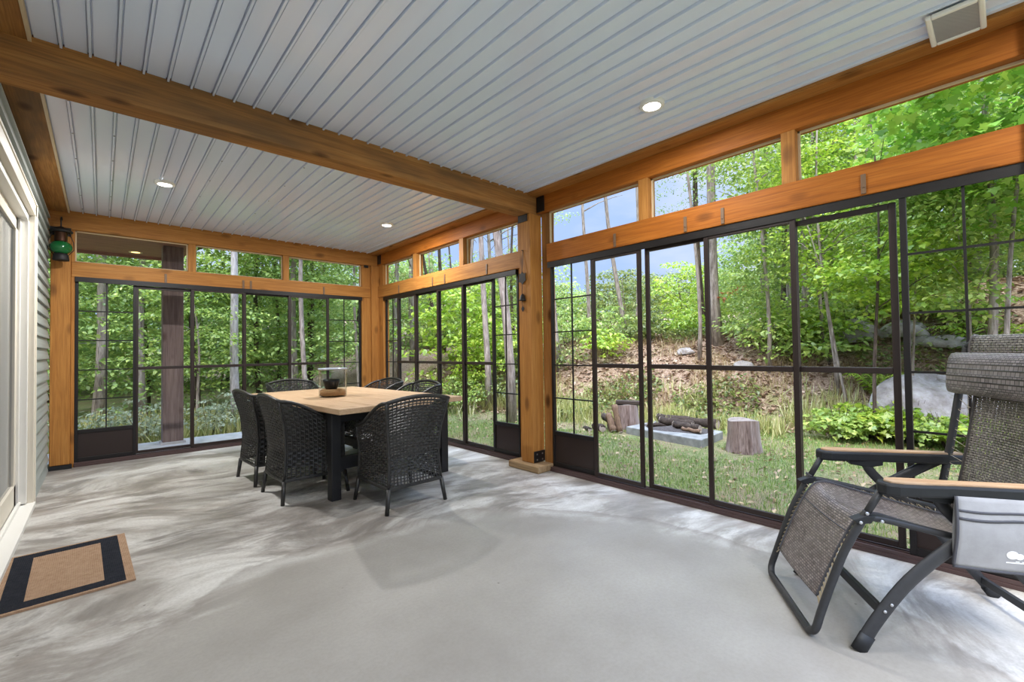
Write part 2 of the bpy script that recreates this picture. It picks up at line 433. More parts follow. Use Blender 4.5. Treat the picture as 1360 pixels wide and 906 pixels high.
# house wall with lap siding, door opening from y=2.9 to 5.27
def house_wall():
    mb = MB(); D0, D1, DZ = 2.2, 5.26, 2.34
    z = 0.0; lap = .107
    prof = []
    while z < 2.765:
        t = min(z + lap, 2.765)
        prof += [(XL + .004, z), (XL + .024, z + .001), (XL + .024, z + .014), (XL + .004, t)]
        z = t
    for y0, y1, lo, hi in ((D1, 6.83, 0, 3), (-.9, D0, 0, 3), (D0, D1, DZ, 3)):
        pp = [(x, zz) for x, zz in prof if lo - .02 <= zz <= hi]
        mb.grid([[(x, y0, zz), (x, y1, zz)] for x, zz in pp])
        mb.box(XL - .15, XL, y0, y1, max(lo, 0), 2.8)
    tag(mb.build('wall_left', M['siding']), 'grey lap siding wall of the house', 'wall', None, 'structure')
    d = thing('door_1', 'white framed sliding patio door in the grey siding wall', 'door', (XL, 0, 0), 0, None, 'structure')
    c = MB()
    c.box(-.02, .035, D1 - .0, D1 + .07, 0, DZ + .09); c.box(-.02, .035, D0 - .1, D0, 0, DZ + .09); c.box(-.02, .035, D0 - .1, D1 + .07, DZ, DZ + .1)
    c.box(-.02, .042, D1 + .06, D1 + .078, 0, DZ + .1); c.box(-.02, .042, D0 - .1, D1 + .078, DZ + .09, DZ + .108)
    c.build('door_casing', M['cream'], d, bevel=.004)
    j = MB()
    j.box(-.15, .0, D1 - .045, D1, .05, DZ); j.box(-.15, .0, D0, D0 + .045, .05, DZ); j.box(-.15, .0, D0, D1, DZ - .05, DZ)
    j.box(-.06, -.04, D1 - .075, D1 - .045, .05, DZ - .05)
    j.build('door_jamb', M['white'], d, bevel=.003)
    s = MB(); s.box(-.15, .045, D0 - .05, D1 + .03, 0, .04); s.box(-.05, -.03, D0, D1, .045, .07); s.build('door_sill', M['white'], d, bevel=.004)
    for nm, y0, y1, x in (('sliding_panel', 3.68, D1 - .075, -.075), ('sliding_panel', D0 + .05, 3.78, -.12)):
        p = MB(); w = .085
        p.box(x - .02, x + .02, y0, y0 + w, .06, DZ - .05); p.box(x - .02, x + .02, y1 - w, y1, .06, DZ - .05)
        p.box(x - .02, x + .02, y0, y1, .06, .06 + .16); p.box(x - .02, x + .02, y0, y1, DZ - .05 - .1, DZ - .05)
        po = p.build(nm, M['cream'], d, bevel=.004)
        g = MB(); g.box(x - .004, x + .004, y0 + w, y1 - w, .22, DZ - .15); g.build('pane', M['door_glass'], po)
house_wall()

# timber frame
def beam(name, label, b, ax, old=False, cat='beam', bev=.006):
    mb = MB(); mb.box(*b)
    return tag(mb.build(name, M[('orange_' if old == 'o' else 'old_' if old else 'wood_') + 'xyz'[ax]], None, bevel=bev), label, cat, None, 'structure')
mid = beam('ceiling_beam', 'heavy weathered timber beam crossing the ceiling mid-room', (XL, 3.30, 3.205, 3.385, 2.585, 2.788), 0, True)
far = beam('wall_beam', 'timber beam along the top of the back screen wall', (XL, 3.42, 6.81, 6.98, 2.585, 2.788), 0, False)
sof = beam('soffit_plate', 'weathered timber plate between siding wall and ceiling', (XL + .002, -.272, -.9, 6.81, 2.762, 2.79), 1, True)
e = MB(); e.box(-.276, -.262, -.9, 6.81, 2.757, 2.79); e.build('plate_edge_strip', M['tan_edge'], sof)
beam('wall_plate', 'timber top plate under the ceiling along the long screen wall', (3.165, 3.30, -.4, 6.81, 2.762, 2.79), 1)
gap = MB(); gap.box(3.156, 3.166, -.4, 6.81, 2.766, 2.79); gap.build('plate_edge_strip', M['old_y'], bpy.data.objects['wall_plate'])
beam('wall_beam', 'timber beam above the high windows of the long screen wall', (3.285, 3.42, -.4, 6.95, 2.597, 2.765), 1, 'o')
hr1 = beam('window_header', 'orange timber header between the central post and the lounge chair corner', (3.285, 3.40, -.3, 3.075, 2.078, 2.262), 1, 'o')
hr2 = beam('window_header', 'orange timber header between the central post and the corner post', (3.285, 3.40, 3.375, 6.80, 2.078, 2.262), 1)
hf = beam('window_header', 'orange timber header across the back screen wall', (-.25, 3.17, 6.825, 6.94, 2.070, 2.240), 0)
cl = [(hr1, [('R', y) for y in (2.259, 1.621, 1.342, .535)]), (hr2, [('R', y) for y in (6.10, 5.17, 4.88, 4.016)]), (hf, [('F', x) for x in (.567, 1.39, 1.479, 2.442)])]
for h, ps in cl:
    for w, p in ps:
        c = MB()
        if w == 'R': c.box(3.277, 3.286, p - .012, p + .012, 2.085, 2.20); c.box(3.272, 3.286, p - .006, p + .006, 2.12, 2.125)
        else: c.box(p - .012, p + .012, 6.817, 6.826, 2.075, 2.185); c.box(p - .006, p + .006, 6.812, 6.826, 2.12, 2.125)
        c.build('header_clip', M['clip'], h, bevel=.002)
def post(name, label, b, plates, blk=None, mat='wood_z'):
    mb = MB(); mb.box(*b)
    o = tag(mb.build(name, M[mat], None, bevel=.006), label, 'post', None, 'structure')
    for pb, scr in plates:
        p = MB(); p.box(*pb); po = p.build('post_bracket', M['black'], o, bevel=.002)
        if scr:
            s = MB()
            for q in scr: s.lathe([(.008, -.003), (.008, .002), (.003, .004)], 8, q)
            s.build('bracket_bolt', M['screw'], po)
    return o
cp = post('timber_post', 'square orange timber post at the middle of the long screen wall', (3.18, 3.345, 3.195, 3.362, .07, 2.585), [
    ((3.186, 3.34, 3.186, 3.196, .075, .185), None), ((3.171, 3.181, 3.23, 3.362, 2.51, 2.583), None), ((3.272, 3.286, 3.09, 3.19, 2.60, 2.755), None)])
for x in (3.225, 3.30):
    for z in (.10, .155):
        sb = MB(); sb.box(x - .007, x + .007, 3.183, 3.187, z - .007, z + .007); sb.build('bracket_bolt', M['screw'], cp)
b = MB(); b.box(3.115, 3.345, 3.065, 3.50, 0, .068)
tag(b.build('footing_block', M['block'], None, bevel=.012), 'pale wooden block under the middle timber post', 'block')
for yj, lab in ((3.078, 'timber jamb on the lounge chair side of the middle post'),):
    beam('window_jamb', lab, (3.345, 3.41, yj, 3.195, .0, 2.60), 2, True, 'jamb')
beam('window_jamb', 'timber jamb on the table side of the middle post', (3.335, 3.41, 3.362, 3.54, .0, 2.60), 2, False, 'jamb')
corner = post('timber_post', 'square orange timber post in the far corner of the porch', (3.18, 3.35, 6.80, 6.97, .0, 2.585), [((3.272, 3.286, 6.68, 6.78, 2.61, 2.75), None), ((3.06, 3.13, 6.80, 6.812, 2.545, 2.583), None)])
beam('window_jamb', 'timber jamb beside the far corner post on the back wall', (3.035, 3.18, 6.835, 6.95, .0, 2.585), 2, False, 'jamb')
beam('window_jamb', 'timber jamb beside the far corner post on the long wall', (3.30, 3.40, 6.64, 6.80, .0, 2.60), 2, False, 'jamb')
lp = post('timber_post', 'square orange timber post beside the grey siding wall', (-.408, -.252, 6.80, 6.96, .045, 2.585), [((-.415, -.25, 6.785, 6.80, 2.50, 2.59), None)])
pb = MB(); pb.box(-.425, -.235, 6.78, 6.97, 0, .045); pb.build('post_base', M['black'], lp)
beam('window_jamb', 'narrow timber jamb beside the post at the siding wall', (-.252, -.222, 6.83, 6.95, .0, 2.585), 2, False, 'jamb')
post('timber_post', 'square timber post beside the lounge chair at the end of the long screen wall', (3.18, 3.345, -.32, -.13, .0, 2.765), [])
beam('ground_sill', 'timber sill under the lounge chair end post', (3.18, 3.42, -.4, -.12, -.02, .0), 1, True, 'sill', 0)

# ------------------------------------------------------------------ screens
class Wall:
    """s runs along the wall, d is depth outwards"""
    def __init__(s, k): s.k = k
    def box(s, mb, a0, a1, d0, d1, z0, z1):
        if s.k == 'R': mb.box(XG + d0, XG + d1, a0, a1, z0, z1)
        else: mb.box(a0, a1, YF + d0, YF + d1, z0, z1)
WR, WF = Wall('R'), Wall('F')
cnt = {'window': 0, 'door': 1}
def slider(W, a0, a1, d, label, zb=.055, zt=2.035, w=.034, gaptop=0):
    cnt['window'] += 1
    r = thing('window_%d' % cnt['window'], label, 'window', (0, 0, 0), 0, None, 'structure')
    f = MB(); t = .024; zt -= gaptop
    W.box(f, a0, a0 + w, d, d + t, zb, zt); W.box(f, a1 - w, a1, d, d + t, zb, zt)
    W.box(f, a0 + w, a1 - w, d, d + t, zb, zb + w); W.box(f, a0 + w, a1 - w, d, d + t, zt - w, zt)
    f.build('window_frame', M['bronze'], r, bevel=.003)
    m = MB(); W.box(m, a0 + w, a1 - w, d - .004, d + t, 1.035, 1.07); m.build('meeting_rail', M['bronze'], r, bevel=.003)
    for lo, hi in ((zb + w, 1.035), (1.07, zt - w)):
        g = MB(); W.box(g, a0 + w, a1 - w, d + .010, d + .013, lo, hi); g.build('pane', M['pane'], r)
    return r
def screen_door(W, a0, a1, label, d=.0, rows=5, zt=2.06, zk=.375):
    cnt['door'] += 1
    r = thing('door_%d' % cnt['door'], label, 'door', (0, 0, 0), 0, None, 'structure')
    f = MB(); w = .03; t = .03
    W.box(f, a0, a0 + w, d, d + t, .03, zt); W.box(f, a1 - w, a1, d, d + t, .03, zt)
    W.box(f, a0 + w, a1 - w, d, d + t, zt - w, zt); W.box(f, a0 + w, a1 - w, d, d + t, zk - .02, zk + .02); W.box(f, a0 + w, a1 - w, d, d + t, .03, .09)
    f.build('door_frame', M['bronze2'], r, bevel=.003)
    m = MB(); c = (a0 + a1) / 2
    W.box(m, c - .006, c + .006, d + .008, d + .02, zk + .02, zt - w)
    for i in range(1, rows):
        z = lerp(zk + .02, zt - w, i / rows); W.box(m, a0 + w, a1 - w, d + .006, d + .02, z - .006, z + .006)
    m.build('muntin', M['bronze2'], r)
    kp = MB(); W.box(kp, a0 + w, a1 - w, d + .01, d + .02, .09, zk - .02)
    kp.build('kick_panel', M['bronze'], r)
    g = MB(); W.box(g, a0 + w, a1 - w, d + .012, d + .015, zk + .02, zt - w); g.build('pane', M['pane'], r)
    return r
def tracks(W, a0, a1, n, where):
    t = MB(); W.box(t, a0, a1, -.035, .075, 2.035 + .012, 2.078); W.box(t, a0, a1, -.035, -.028, 2.02, 2.05)
    tag(t.build('trim_%d' % n, M['bronze2'], None, bevel=.002), 'dark sliding track under the header ' + where, 'track', None, 'structure')
    s = MB(); W.box(s, a0, a1, -.045, .085, 0, .022)
    for d in (-.04, -.008, .024, .056): W.box(s, a0, a1, d, d + .006, .022, .045)
    tag(s.build('trim_%d' % (n + 1), M['track'], None, bevel=.002), 'brown bottom track on the floor ' + where, 'track', None, 'structure')
def transom(W, a0, a1, z0, z1, label):
    cnt['window'] += 1
    r = thing('window_%d' % cnt['window'], label, 'window', (0, 0, 0), 0, None, 'structure')
    f = MB(); w = .012
    W.box(f, a0, a0 + w, .012, .03, z0, z1); W.box(f, a1 - w, a1, .012, .03, z0, z1); W.box(f, a0, a1, .012, .03, z0, z0 + w); W.box(f, a0, a1, .012, .03, z1 - w, z1)
    f.build('window_frame', M['tan_edge'], r)
    g = MB(); W.box(g, a0 + w, a1 - w, .02, .024, z0 + w, z1 - w); g.build('pane', M['pane'], r)
def stub(W, a0, a1, label):
    m = MB(); W.box(m, a0, a1, -.042 if W is WR else -.033, .07, 2.255 if W is WR else 2.235, 2.60)
    tag(m.build('window_stud', M['wood_z'], None, bevel=.004), label, 'stud', None, 'structure')

# long wall, lounge chair bay
tracks(WR, -.13, 3.075, 1, 'in the lounge chair bay')
screen_door(WR, 2.535, 3.07, 'dark grid screen door with kick panel on the fire pit side of the middle post')
slider(WR, 2.03, 2.535, -.028, 'sliding screen looking onto the stacked firewood and stump')
slider(WR, 1.475, 2.005, .004, 'sliding screen looking onto the concrete fire pit slab')
slider(WR, .895, 1.495, -.028, 'sliding screen looking onto the lone stump')
slider(WR, .402, .93, .004, 'sliding screen above the footrest of the lounge chair', gaptop=.02)
screen_door(WR, -.125, .384, 'dark grid screen door behind the lounge chair backrest', -.03)
stub(WR, 1.935, 2.025, 'short timber stud above the fire pit slab screen'); stub(WR, .878, .962, 'short timber stud above the lounge chair footrest screen')
transom(WR, 2.025, 3.078, 2.262, 2.597, 'high fixed window next to the middle post, lounge chair bay')
transom(WR, .962, 1.935, 2.262, 2.597, 'high fixed window between the two studs of the lounge chair bay')
transom(WR, -.13, .878, 2.262, 2.597, 'high fixed window over the lounge chair filled with maple leaves')
# long wall, table bay
tracks(WR, 3.54, 6.64, 3, 'in the table bay')
screen_door(WR, 3.54, 3.985, 'dark grid screen door with kick panel on the table side of the middle post')
slider(WR, 3.965, 4.545, .004, 'sliding screen next to the grid door on the table side of the middle post')
slider(WR, 4.515, 5.11, -.028, 'sliding screen in front of the bright yellow green bush')
slider(WR, 5.075, 5.70, .004, 'sliding screen behind the wicker chairs, second from the corner door')
slider(WR, 5.66, 6.20, -.028, 'sliding screen beside the narrow grid door near the corner post')
screen_door(WR, 6.175, 6.635, 'narrow grid screen door in the long wall beside the corner post')
stub(WR, 5.60, 5.69, 'short timber stud nearest the corner post in the long wall'); stub(WR, 4.475, 4.565, 'short timber stud nearest the middle post in the table bay')
transom(WR, 5.69, 6.64, 2.262, 2.597, 'high fixed window next to the corner post in the long wall')
transom(WR, 4.565, 5.60, 2.262, 2.597, 'high fixed window between the two studs of the table bay')
transom(WR, 3.54, 4.475, 2.262, 2.597, 'high fixed window next to the middle post, table bay')
# back wall
tracks(WF, -.222, 3.035, 5, 'across the back wall')
screen_door(WF, -.222, .298, 'dark grid screen door with kick panel beside the siding wall')
slider(WF, .283, .85, .004, 'sliding screen in front of the grey weathered post outside', gaptop=.012)
slider(WF, .82, 1.425, -.028, 'sliding screen in front of the leaning pale trunk, back wall')
slider(WF, 1.385, 1.99, .004, 'sliding screen behind the table in the back wall')
slider(WF, 1.955, 2.52, -.028, 'sliding screen in front of the pale utility pole, back wall')
screen_door(WF, 2.495, 3.03, 'dark grid screen door in the back wall beside the corner post')
stub(WF, .79, .868, 'short timber stud above the grey weathered post, back wall'); stub(WF, 1.883, 1.962, 'short timber stud above the table end, back wall')
transom(WF, -.222, .79, 2.24, 2.585, 'high fixed window showing the brown soffit outside')
transom(WF, .868, 1.883, 2.24, 2.585, 'high fixed window between the two studs of the back wall')
transom(WF, 1.962, 3.035, 2.24, 2.585, 'high fixed window next to the corner post in the back wall')

# ------------------------------------------------------------------ ceiling lamps, vent
def downlight(x, y, label, power):
    r = thing('ceiling_light', label, 'ceiling light', (x, y, 2.785), 0, 'recessed ceiling lights')
    t = MB(); t.lathe([(.052, -.020), (.056, -.026), (.070, -.025), (.078, -.019), (.078, .0)], 32, cap=False); t.build('trim_ring', M['white'], r, True)
    d = MB(); d.lathe([(.0005, -.0225), (.054, -.0235)], 32, cap=False); d.build('diffuser', M['lamp'], r, True)
    li = bpy.data.lights.new('downlight_bulb', 'AREA'); li.shape = 'DISK'; li.size = .10; li.energy = power; li.color = (1, .99, .975)
    lo = bpy.data.objects.new('downlight_bulb', li); COL.objects.link(lo); lo.location = (x, y, 2.758)
PW = 23
downlight(.42, 5.15, 'lit recessed ceiling light near the siding wall', PW * 2.6)
downlight(2.59, 5.10, 'lit recessed ceiling light above the wicker chairs near the corner post', PW * 2.3)
downlight(2.62, 1.50, 'lit recessed ceiling light in the lounge chair bay', PW)
downlight(.42, 1.50, 'added ceiling light out of view above the doormat side of the porch', PW * 1.0)  # out of view, added to brighten the near bay
downlight(.42, -.45, 'unseen ceiling light added over the open end near the siding wall', PW)  # unseen lamp added behind the camera to lift the interior light
downlight(2.62, -.45, 'unseen ceiling light added over the open end near the lounge chair', PW)  # second added fill lamp behind the camera, unseen
v = thing('ceiling_vent', 'white framed grey ceiling vent near the edge of the ribbed ceiling', 'vent', (3.05, .122, 2.768))
f = MB()
f.box(-.146, .146, -.10, -.078, -.022, 0); f.box(-.146, .146, .078, .10, -.022, 0); f.box(-.146, -.122, -.078, .078, -.022, 0); f.box(.122, .146, -.078, .078, -.022, 0)
f.build('vent_frame', M['white'], v, bevel=.006)
g = MB(); g.box(-.122, .122, -.078, .078, -.016, -.004); g.build('vent_grille', M['grille'], v)

# ------------------------------------------------------------------ mat
def mat_():
    r = thing('doormat', 'tan jute doormat with a black border by the patio door', 'doormat', (-.14, 3.585, .0), math.radians(1.5))
    w, h, t = .268, .43, .010
    m = MB()
    def ring(mb, a, b, z0, z1):
        (ax, ay), (bx, by) = a, b
        mb.box(-ax, ax, -ay, -by, z0, z1); mb.box(-ax, ax, by, ay, z0, z1); mb.box(-ax, -bx, -by, by, z0, z1); mb.box(bx, ax, -by, by, z0, z1)
    ring(m, (w, h), (w - .038, h - .018), 0, t); m.build('mat_edge', M['jute'], r)
    k = MB(); ring(k, (w - .038, h - .018), (w - .122, h - .098), 0, t + .0005); k.build('mat_border', M['jute_black'], r)
    c = MB(); c.box(-w + .122, w - .122, -h + .098, h - .098, 0, t); c.build('mat_center', M['jute'], r)
mat_()

# ------------------------------------------------------------------ table
def table():
    r = thing('dining_table', 'light wood dining table with black legs', 'table', (0, 0, 0))
    r.location = (1.36, 3.49, 0); r.rotation_euler = (0, 0, math.radians(5))
    W_, L_ = 1.26, 2.17
    t = MB(); n = 4
    for i in range(n):
        t.box(i * W_ / n + .0015, (i + 1) * W_ / n - .0015, 0, L_, .715, .76)
    t.build('tabletop', M['table'], r, bevel=.004)
    for x in (.03, W_ - .11):
        for y in (.19, L_ - .27):
            l = MB(); l.box(x, x + .08, y, y + .08, 0, .715); l.build('leg', M['table_leg'], r, bevel=.004)
    a = MB(); a.box(.06, W_ - .06, .21, .25, .63, .715); a.box(.06, W_ - .06, L_ - .25, L_ - .21, .63, .715); a.box(.05, .085, .25, L_ - .25, .645, .715); a.box(W_ - .085, W_ - .05, .25, L_ - .25, .645, .715)
    a.build('apron', M['table_leg'], r, bevel=.003)
    s = MB(); s.box(.11, W_ - .11, .20, .26, .24, .34); s.box(.11, W_ - .11, L_ - .26, L_ - .20, .24, .34); s.box(W_ / 2 - .03, W_ / 2 + .03, .26, L_ - .26, .25, .33)
    s.build('stretcher', M['table_leg'], r, bevel=.003)
table()
jx, jy, jz = 1.73, 4.60, .760
r = thing('glass_jar', 'wide clear glass jar with a lid on the table', 'jar', (jx, jy, jz))
m = MB(); m.lathe([(.0, .0), (.125, .0), (.133, .008), (.133, .27), (.128, .27), (.128, .014), (.0, .014)], 40, cap=False); m.build('jar_glass', M['jar'], r, True)
m = MB(); m.lathe([(.0, .272), (.138, .272), (.143, .278), (.138, .288), (.0, .291)], 40, cap=False); m.build('lid', M['glasslid'], r, True)
m = MB(); m.lathe([(.0, .015), (.126, .015), (.126, .062), (.09, .078), (.04, .072), (.0, .075)], 36, cap=False); m.build('sand', M['sand'], r, True)
m = MB(); m.lathe([(.0, 0), (.052, 0), (.064, .03), (.078, .075), (.078, .10), (.0, .102)], 32, cap=False)
o = m.build('candle', M['wax'], None, True); o.location = (jx - .012, jy + .005, jz + .074); tag(o, 'black candle on sand inside the glass jar', 'candle')
m = MB(); m.tube([(0, 0, .10), (.001, 0, .118)], .0015, 6); m.build('wick', M['wax'], o)

# ------------------------------------------------------------------ wicker chairs
def chair_shell():
    ZB = .185
    def rim(side, s):
        if side == 0: return .825 + .04 * (1 - (2 * s - 1) ** 2)
        return .825 - .215 * smooth01(s * .97)
    zs = (.18, .4, .6, .86)
    def w(z): return interp(z, zs, (.232, .218, .238, .282))
    def yb(z): return interp(z, zs, (-.258, -.240, -.256, -.322))
    def back(s, h):
        z = lerp(ZB, rim(0, s), h); u = 2 * s - 1
        return Vector((u * w(z), yb(z) - .022 * (1 - u * u), z))
    def side(sg):
        def f(s, h):
            z = lerp(ZB, rim(1, s), h)
            x = lerp(w(z), interp(z, zs, (.235, .232, .262, .28)), s); y = lerp(yb(z), interp(z, zs, (.235, .225, .215, .21)), s)
            return Vector((sg * x, y, z))
        return f
    return back, side, rim
def weave(mb, f, nst, nrow, hole_rows, thick=.0022, wst=.010):
    e = 1e-3
    def nrm(s, h):
        a = f(min(s + e, 1), h) - f(max(s - e, 0), h); b = f(s, min(h + e, 1)) - f(s, max(h - e, 0)); return a.cross(b).normalized()
    rh = 1 / nrow
    for i in range(nrow):
        h = (i + .5) * rh; hw = rh * (.17 if i in hole_rows else .36)
        pts = [0.0] + [(j + .5) / nst for j in range(nst)] + [1.0]
        ring = []
        for j, s in enumerate(pts):
            nn = nrm(s, h); off = .0042 * (1 if (i + j) % 2 else -1) if 0 < j < len(pts) - 1 else 0
            for hh, t in ((h - hw, -1), (h - hw, 1), (h + hw, 1), (h + hw, -1)):
                ring.append(f(s, max(0, min(1, hh))) + nn * (off + t * thick))
        n = len(pts); fs = []
        for j in range(n - 1):
            for k2 in range(4):
                a = j * 4 + k2; b2 = j * 4 + (k2 + 1) % 4
                fs.append((a, b2, b2 + 4, a + 4))
        mb.add(ring, fs)
    for j in range(nst):
        s = (j + .5) / nst; pts = [f(s, h) for h in np.linspace(0, 1, 13)]
        tang = (f(min(1, s + .02), .5) - f(max(0, s - .02), .5)).normalized()
        mb.tube(pts, .0026, 4, wst / 2 / .0026, tang)
def make_chair():
    r = thing('dining_chair', 'x', 'chair', (0, 0, 0), 0, 'wicker chairs around the table')
    back, side, rim = chair_shell()
    mb = MB()
    weave(mb, back, 17, 29, {0, 1, 2, 3, 26}); mb.build('backrest', M['wicker'], r)
    for sg in (-1, 1):
        ms = MB(); weave(ms, side(sg), 14, 29, {0, 1, 2, 3}); ms.build('side_panel', M['wicker'], r)
    p = MB(); f = lambda s, h: Vector((lerp(-.232, .232, s), .235 - .0 * h, lerp(.19, .405, h)))
    weave(p, f, 14, 9, {0, 1}); p.build('front_panel', M['wicker'], r)
    p = MB(); f = lambda s, h: Vector((lerp(-.22, .22, s), lerp(-.245, .245, h), .415 - .02 * math.sin(PI * s) * math.sin(PI * h)))
    weave(p, f, 16, 24, set()); p.tube([(-.23, .238, .41), (.23, .238, .41)], .013, 8); p.build('seat', M['wicker'], r)
    # rolled rim
    pts = [side(-1)(s, 1) for s in np.linspace(1, 0, 12)] + [back(s, 1) for s in np.linspace(.06, .94, 12)] + [side(1)(s, 1) for s in np.linspace(0, 1, 12)]
    m = MB(); m.tube(pts, .0135, 8); m.build('rim', M['wicker'], r, True)
    for sg in (-1, 1):
        m = MB(); m.tube([side(sg)(0, h) for h in np.linspace(0, 1, 12)], .011, 8); m.build('rear_post', M['wicker'], r, True)
        m = MB(); m.tube([side(sg)(1, h) for h in np.linspace(0, 1, 8)], .012, 8); m.build('front_post', M['wicker'], r, True)
    c = [(-.232, -.26, .18), (.232, -.26, .18), (.236, .236, .18), (-.236, .236, .18)]
    m = MB()
    for a, b in zip(c, c[1:] + c[:1]): m.bar(a, b, .022, .024)
    m.build('base_frame', M['wicker'], r, bevel=.004)
    for i, (x, y, z) in enumerate(c):
        m = MB(); m.tube([(x, y, z), (x * 1.0 + math.copysign(.026, x), y + math.copysign(.018, y), 0)], [.0175, .0155], 10); m.build('leg', M['wicker'], r, True)
    return r
ch0 = make_chair()
CH = [((1.80, 3.365), 1.0, 'wicker armchair at the near end of the table, its woven back to the room'),
      ((1.325, 4.135), -88, 'wicker armchair on the siding wall side of the table, next to the black table leg'),
      ((1.285, 4.86), -86, 'wicker armchair on the siding wall side of the table, closer to the back screens'),
      ((2.47, 4.52), 92, 'wicker armchair on the long screen side, closer to the middle post'),
      ((2.44, 5.32), 93, 'wicker armchair on the long screen side, closer to the corner post'),
      ((1.80, 5.88), 184, 'wicker armchair at the far table end by the back screens')]
for i, ((x, y), a, lab) in enumerate(CH):
    c = ch0 if i == 0 else copy_tree(ch0)
    c.location = (x, y, 0); c.rotation_euler = (0, 0, math.radians(a)); c['label'] = lab

# ------------------------------------------------------------------ zero gravity lounge chair
def grid_uv(name, P, U, V, mat, parent, solid=.004):
    mb = MB(); mb.grid(P); me = bpy.data.meshes.new(name); me.from_pydata(mb.v, [], mb.f); me.update()
    uvl = me.uv_layers.new(name='UVMap'); b = len(P[0])
    for lp in me.loops: i, j = divmod(lp.vertex_index, b); uvl.data[lp.index].uv = (U[j], V[i])
    return link_mesh(name, me, mat, parent, True, 0, solid)
def path_smooth(pts, n=6):
    P = [Vector(p) for p in pts]; out = []
    for i in range(len(P) - 1):
        p0, p1, p2, p3 = P[max(i - 1, 0)], P[i], P[i + 1], P[min(i + 2, len(P) - 1)]
        for t in np.linspace(0, 1, n, endpoint=False):
            out.append(.5 * ((2 * p1) + (p2 - p0) * t + (2 * p0 - 5 * p1 + 4 * p2 - p3) * t ** 2 + (3 * p1 - p0 - 3 * p2 + p3) * t ** 3))
    out.append(P[-1]); return out
def lounger():
    W_ = .55
    r = thing('lounge_chair', 'folding recliner lounge chair with dark woven sling and black frame', 'lounge chair', (2.238, .426, 0), math.radians(34.1))
    # footrest tube: one U from hub to hub (l, a, z)
    half = [(-.045, .535), (-.02, .49), (.04, .37), (.088, .24), (.128, .12), (.15, .05)]
    near = [(0, a, z) for a, z in half]; farp = [(W_, a, z) for a, z in half]
    loop = path_smooth(near + [(.035, .160, .019)] , 5) + path_smooth([(W_ - .035, .160, .019)] + farp[::-1], 5)
    m = MB(); m.tube(loop, .0155, 10); m.build('footrest_frame', M['frame_dk'], r, True)
    for l in (0, W_):
        m = MB(); m.tube(path_smooth([(l, -.03, .515), (l, -.12, .505), (l, -.35, .455), (l, -.62, .395)], 4), .0135, 10); m.build('seat_rail', M['frame_dk'], r, True)
        m = MB(); m.tube([(l, -.035, .515), (l, -.10, .635)], .0135, 10); m.build('arm_post', M['frame_dk'], r, True)
        s = -1 if l == 0 else 1
        m = MB(); mo = l + s * .0
        m.prism([(-.028, -.035), (.055, -.005), (.06, .03), (.0, .045), (-.045, .0)], -.018, .018)
        vs = [(mo + z * 1.15, y * 1.0 - .03 - x * .55, .505 + x * .35 + y * 0) for x, y, z in m.v]; mm = MB(); mm.add(vs, m.f)
        bo = mm.build('hub_bracket', M['rubber'], r, bevel=.003)
        for a, z in ((-.035, .535), (-.012, .498), (-.085, .507)):
            t = MB(); t.lathe([(.0065, 0), (.0065, .003), (.002, .005)], 10)
            q = MB(); q.add([(mo + s * (.021 + v[2]), a + v[0], z + v[1]) for v in t.v], t.f); q.build('rivet', M['screw'], bo)
    # back frame
    nb = [(0, -.575, .36), (0, -.60, .45), (0, -.655, .72), (0, -.725, 1.14), (.01, -.735, 1.19), (.06, -.742, 1.215)]
    bl = path_smooth(nb, 5) + path_smooth([(W_ - l, a, z) for l, a, z in nb[::-1]], 5)
    m = MB(); m.tube(bl, .0155, 10); m.build('back_frame', M['frame_dk'], r, True)
    # armrests
    for l, s in ((0, -1), (W_, 1)):
        out = [(-.032, -.72), (.032, -.72), (.036, -.30), (.047, -.20), (.049, -.13), (.036, -.09), (.0, -.075), (-.036, -.09), (-.049, -.13), (-.047, -.20), (-.036, -.30)]
        m = MB(); m.prism([(l + s * .012 + x, y) for x, y in out], .616, .664)
        ao = m.build('armrest', M['rubber'], r, bevel=.010)
        ins = [(x * .74, -.40 + (y + .40) * .93) for x, y in out]
        m = MB(); m.prism([(l + s * .012 + x, y) for x, y in ins], .660, .672); m.build('armrest_pad', M['arm_wood'], ao, bevel=.004)
        # recline lock
        m = MB(); m.prism([(-.36, .635), (-.36, .60), (-.30, .588), (-.22, .60), (-.195, .635)], l - .022, l + .022)
        lk = MB(); lk.add([(z, x, y) for x, y, z in m.v], m.f); lo = lk.build('recline_lock', M['rubber'], r, bevel=.004)
        t = MB(); t.bar((l, -.20, .612), (l, -.155, .618), .012, .006); t.build('lock_lever', M['rubber'], lo)
        # legs
        fo = s * .03 if s < 0 else .03
        m = MB(); pts = path_smooth([(l + fo, .008, .012), (l + fo, -.055, .13), (l + fo, -.17, .295), (l + fo, -.33, .45), (l + fo, -.50, .56), (l + fo, -.64, .64)], 5)
        m.tube(pts, .026, 12, .42, (1, 0, 0)); lg = m.build('front_leg', M['frame_dk'], r, True)
        c = MB(); c.tube([(l + fo, .014, .0), (l + fo, -.020, .064)], .029, 12, .5, (1, 0, 0)); c.build('foot_cap', M['rubber'], lg, True)
        for a, z in ((-.075, .168), (-.098, .196)):
            t = MB(); t.lathe([(.006, 0), (.006, .003), (.002, .005)], 10)
            q = MB(); q.add([(l + fo + s * (.012 + v[2]), a + v[0], z + v[1]) for v in t.v], t.f); q.build('rivet', M['screw'], lg)
        m = MB(); fi = -s * .012
        m.tube(path_smooth([(l + fi, -.80, .012), (l + fi, -.70, .14), (l + fi, -.54, .34), (l + fi, -.34, .53), (l + fi, -.29, .60)], 5), .022, 12, .45, (1, 0, 0)); lg = m.build('rear_leg', M['frame_dk'], r, True)
